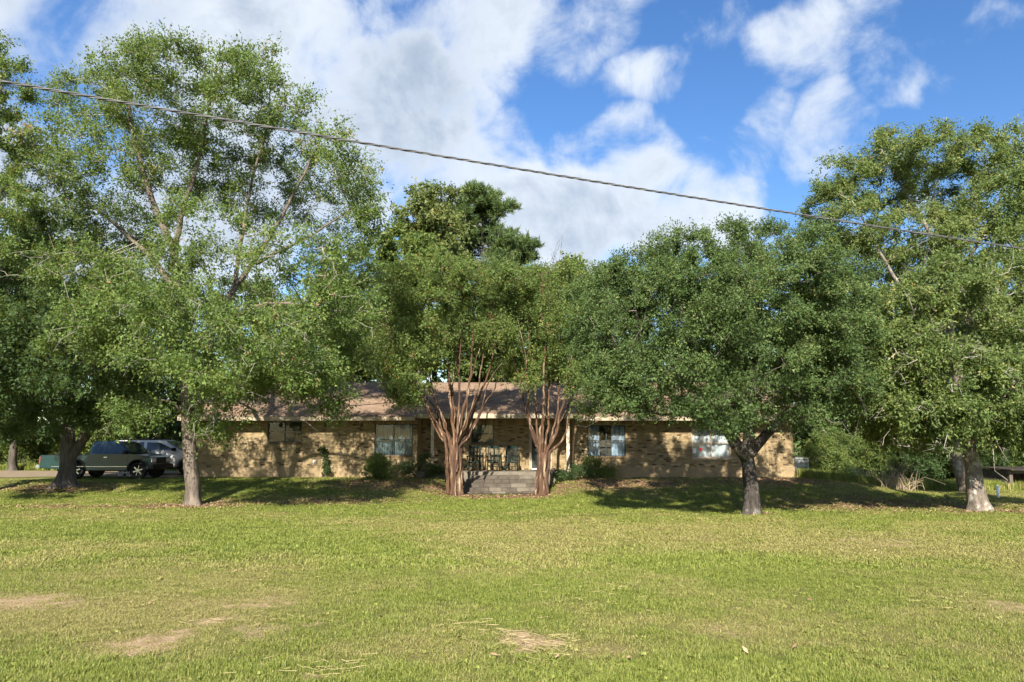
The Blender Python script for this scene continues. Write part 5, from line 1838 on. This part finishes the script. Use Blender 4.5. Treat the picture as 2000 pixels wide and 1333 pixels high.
def pickup(loc, rz):
    t = thing('pickup_truck', 'dark green extended-cab pickup truck parked behind the forked tree', 'pickup', loc, rz)
    g = M['paint_green']
    xf, xr, r = 1.58, -1.30, .385
    hw = .90
    low = [(-2.95, .50)] + arc(xr, .40, .47, 180, 0) + arc(xf, .40, .47, 180, 0) + [(2.09, .46), (2.17, .62), (2.17, .95), (2.05, 1.03), (1.30, 1.12), (-.78, 1.12), (-.80, 1.06), (-2.98, 1.06), (-2.98, .60)]
    MB().prism(low, -hw, hw).build('body', g, t, bevel=.035)
    MB().box(-2.92, -.86, -hw + .08, hw - .08, 1.062, 1.07).build('bed_floor', M['black_plastic'], t)
    cab = MB()
    prof = [(-.76, 1.09), (-.66, 1.62), (-.50, 1.70), (.42, 1.70), (.58, 1.66), (1.28, 1.09)]
    n = len(prof)
    inset = lambda z: hw - .03 - (z - 1.09) * .24
    vs = [(a, -inset(z), z) for a, z in prof] + [(a, inset(z), z) for a, z in prof]
    cab.add(vs, [tuple(range(n)), tuple(range(2 * n - 1, n - 1, -1))] + [(i, i + n, (i + 1) % n + n, (i + 1) % n) for i in range(n)])
    cab.build('cab', g, t, bevel=.035)
    for s in (-1, 1):
        def pane(nm, P4):
            q = MB()
            vs_ = [(a, s * (inset(z) + .006), z) for a, z in P4]
            vi = [(a, s * (inset(z) - .01), z) for a, z in P4]
            k = len(P4)
            q.add(vs_ + vi, [tuple(range(k)), tuple(range(2 * k - 1, k - 1, -1))] + [(i, i + k, (i + 1) % k + k, (i + 1) % k) for i in range(k)])
            q.build(nm, M['car_glass'], t)
        pane('rear_quarter_window', [(-.60, 1.16), (-.53, 1.58), (-.14, 1.60), (-.16, 1.16)])
        pane('side_window', [(-.02, 1.16), (-.01, 1.60), (.42, 1.60), (.93, 1.18), (.93, 1.16)])
        dr_ = MB().box(-.10, 1.08, s * hw - .004 if s > 0 else -hw - .008, s * hw + .008 if s > 0 else -hw + .004, .56, 1.06).build('door', g, t)
        MB().box(0.0, .16, s * (hw + .02) - .012, s * (hw + .02) + .012, .96, 1.0).build('handle', M['chrome'], dr_)
        MB().box(-2.4, 1.2, s * (hw + .012) - .006, s * (hw + .012) + .006, .55, .575).build('side_trim', M['chrome'], t)
        MB().box(.96, 1.10, s * 1.0 - .10, s * 1.0 + .10, 1.12, 1.28).build('mirror', M['black_plastic'], t)
        MB().box(-2.99, -2.94, s * .80 - .09, s * .80 + .105, .72, 1.0).build('tail_light', M['red_lens'], t)
        MB().box(2.05, 2.185, s * .68 - .17, s * .68 + .225, .76, .92).build('headlight', M['clear_lens'], t)
        wheel(t, xf, s, .78, r, .24)
        wheel(t, xr, s, .78, r, .24)
        fl = MB()
        for cx in (xf, xr):
            A_ = arc(cx, .40, .475, 175, 5, 14)
            for p, q in zip(A_[:-1], A_[1:]):
                fl.bar((p[0], s * (hw + .02), p[1]), (q[0], s * (hw + .02), q[1]), .06, .05)
        fl.build('fender_flare', M['black_plastic'], t)
    ws = MB()
    A_, B_ = (.62, 1.64), (1.24, 1.14)
    ws.add([(A_[0], -.66, A_[1]), (A_[0], .66, A_[1]), (B_[0], .80, B_[1]), (B_[0], -.80, B_[1])] + [(A_[0] + .02, -.66, A_[1] + .02), (A_[0] + .02, .66, A_[1] + .02), (B_[0] + .02, .80, B_[1] + .02), (B_[0] + .02, -.80, B_[1] + .02)],
           [(0, 1, 2, 3), (7, 6, 5, 4), (0, 4, 5, 1), (1, 5, 6, 2), (2, 6, 7, 3), (3, 7, 4, 0)])
    ws.build('windscreen', M['car_glass'], t)
    MB().box(2.12, 2.34, -.90, .90, .46, .66).build('front_bumper', M['black_plastic'], t, bevel=.03)
    MB().box(2.12, 2.20, -.42, .42, .70, .94).build('grille', M['black_plastic'], t)
    MB().box(-3.16, -2.96, -.90, .90, .48, .64).build('rear_bumper', M['chrome'], t, bevel=.03)
    MB().box(-2.4, 2.0, -.5, .5, .34, .52).build('chassis', M['black_plastic'], t)
    return t


def suv(loc, rz):
    t = thing('suv', 'silver sport utility car parked beyond the green pickup', 'car', loc, rz)
    g = M['paint_silver']
    xf, xr, r, hw = 1.55, -1.40, .38, .97
    low = [(-2.50, .45)] + arc(xr, .40, .46, 180, 0) + arc(xf, .40, .46, 180, 0) + [(2.40, .42), (2.52, .60), (2.50, .98), (2.36, 1.08), (1.30, 1.18), (-2.50, 1.18), (-2.56, .9), (-2.55, .55)]
    MB().prism(low, -hw, hw).build('body', g, t, bevel=.04)
    prof = [(-2.48, 1.17), (-2.30, 1.60), (-2.1, 1.71), (.10, 1.73), (.35, 1.68), (1.35, 1.17)]
    inset = lambda z: hw - .03 - (z - 1.17) * .22
    n = len(prof)
    cab = MB()
    cab.add([(a, -inset(z), z) for a, z in prof] + [(a, inset(z), z) for a, z in prof], [tuple(range(n)), tuple(range(2 * n - 1, n - 1, -1))] + [(i, i + n, (i + 1) % n + n, (i + 1) % n) for i in range(n)])
    cab.build('cabin', g, t, bevel=.05)
    for s in (-1, 1):
        for P4 in ([(-2.25, 1.24), (-2.12, 1.58), (-1.55, 1.61), (-1.50, 1.24)], [(-1.40, 1.24), (-1.42, 1.61), (-.62, 1.62), (-.58, 1.24)], [(-.44, 1.24), (-.46, 1.62), (.18, 1.60), (.92, 1.26), (.92, 1.24)]):
            k = len(P4)
            q = MB()
            q.add([(a, s * (inset(z) + .006), z) for a, z in P4] + [(a, s * (inset(z) - .01), z) for a, z in P4], [tuple(range(k)), tuple(range(2 * k - 1, k - 1, -1))] + [(i, i + k, (i + 1) % k + k, (i + 1) % k) for i in range(k)])
            q.build('side_window', M['car_glass'], t)
        for x0_, x1_ in ((-1.46, -.54), (-.50, 1.05)):
            dd = MB().box(x0_, x1_, s * (hw + .002) - .006, s * (hw + .002) + .006, .55, 1.13).build('door', g, t)
            MB().box(x0_ + .06, x0_ + .24, s * (hw + .03) - .014, s * (hw + .03) + .014, 1.03, 1.07).build('handle', M['chrome'], dd)
        MB().box(.86, 1.04, s * 1.07 - .11, s * 1.07 + .11, 1.18, 1.36).build('mirror', M['black_plastic'], t, bevel=.03)
        MB().box(2.30, 2.53, s * .76 - .16, s * .76 + .19, .80, .98).build('headlight', M['clear_lens'], t)
        MB().box(-2.58, -2.50, s * .84 - .10, s * .84 + .11, .85, 1.15).build('tail_light', M['red_lens'], t)
        wheel(t, xf, s, .84, r, .25)
        wheel(t, xr, s, .84, r, .25)
        MB().bar((-2.0, s * .62, 1.76), (.0, s * .62, 1.77), .04, .05).build('roof_rail', M['black_plastic'], t)
    ws = MB()
    ws.add([(.42, -.70, 1.67), (.42, .70, 1.67), (1.30, .86, 1.22), (1.30, -.86, 1.22), (.44, -.70, 1.69), (.44, .70, 1.69), (1.32, .86, 1.24), (1.32, -.86, 1.24)],
           [(0, 1, 2, 3), (7, 6, 5, 4), (0, 4, 5, 1), (1, 5, 6, 2), (2, 6, 7, 3), (3, 7, 4, 0)])
    ws.build('windscreen', M['car_glass'], t)
    MB().box(2.44, 2.60, -.92, .92, .44, .68).build('front_bumper', g, t, bevel=.03)
    MB().box(-2.66, -2.52, -.92, .92, .46, .68).build('rear_bumper', g, t, bevel=.03)
    MB().box(2.46, 2.54, -.50, .50, .74, .98).build('grille', M['black_plastic'], t)
    MB().box(-2.0, 2.0, -.6, .6, .30, .5).build('chassis', M['black_plastic'], t)
    return t


td = 35.0
tx = float(P(299, 900, td - .9)[0]) - 2.2
pickup((tx, td, gzf(tx, td) + .004), R(-2))
sd2 = 38.4
sx2 = float(P(318, 900, sd2)[0])
suv((sx2, sd2, gzf(sx2, sd2) + .016), R(2))

# small wheeled cart on the grass in front of the pickup
cg = ground_px(243, 930)
cart = thing('toy_cart', 'small white-wheeled cart lying in the grass beneath the pickup', 'cart', tuple(cg), .1)
M['white_plastic'] = simple('white_plastic', (.74, .74, .72), .5, .4, var=.1)
for s in (-1, 1):
    ww = MB()
    for k in range(16):
        a, b = 2 * math.pi * k / 16, 2 * math.pi * (k + 1) / 16
        ww.bar((s * .19 + .12 * math.cos(a), 0, .14 + .12 * math.sin(a)), (s * .19 + .12 * math.cos(b), 0, .14 + .12 * math.sin(b)), .05, .035)
    for k in range(5):
        a = 2 * math.pi * k / 5
        ww.bar((s * .19, 0, .14), (s * .19 + .11 * math.cos(a), 0, .14 + .11 * math.sin(a)), .03, .03)
    ww.build('wheel', M['white_plastic'], cart)
MB().box(-.24, .24, .03, .30, .13, .17).build('deck', M['white_plastic'], cart, bevel=.008)

# ---------------------------------------------------------------- overhead cable: two conductors round a messenger
pL, pR = P(-160, 131, 9.2), P(2200, 515, 18.6)
ts = np.linspace(-.35, 1.35, 120)
span = pR - pL
line = [pL + span * t + np.array([0, 0, -.55 * 4 * t * (1 - t) + .30 * 4 * t * (1 - t)]) for t in ts]
m0 = P(1000, 328, 1.0)
# bend the middle to the height seen in the picture
tmid = None
best = 9
for t_ in np.linspace(.1, .9, 400):
    p = pL + span * t_
    if abs(p[0] / p[1] - (m0[0])) < best:
        best, tmid = abs(p[0] / p[1] - m0[0]), t_
pm = pL + span * tmid
zc = CAM_H + (m0[2] - CAM_H) * pm[1]
sag = (zc - pm[2]) / (4 * tmid * (1 - tmid))
line = [pL + span * t + np.array([0, 0, sag * 4 * t * (1 - t)]) for t in ts]
cable = thing('overhead_cable', 'dark twisted power cable slanting across the sky above the trees', 'cable', tuple(line[len(line) // 2]))
CO = tuple(line[len(line) // 2])
fine = [line[0] + 0 * line[0]]
pts_f = []
for i in range(len(line) - 1):
    for k in range(6):
        pts_f.append(line[i] + (line[i + 1] - line[i]) * k / 6)
M['cable'] = simple('cable_sheath', (.085, .085, .088), .6, .3)
sdir = np.cross(span / np.linalg.norm(span), [0, 0, 1])
for k in range(3):
    off = [p + .013 * (math.cos(i * .55 + k * 2.094) * sdir + math.sin(i * .55 + k * 2.094) * np.array([0, 0, 1])) for i, p in enumerate(pts_f)]
    MB(CO).tube(off, .0105 if k else .008, 5).build('conductor', M['cable'] if k else simple('bare_wire', (.16, .16, .16), .7, .3, .3), cable, True)

print('leaf and twig triangles', TRI[0])
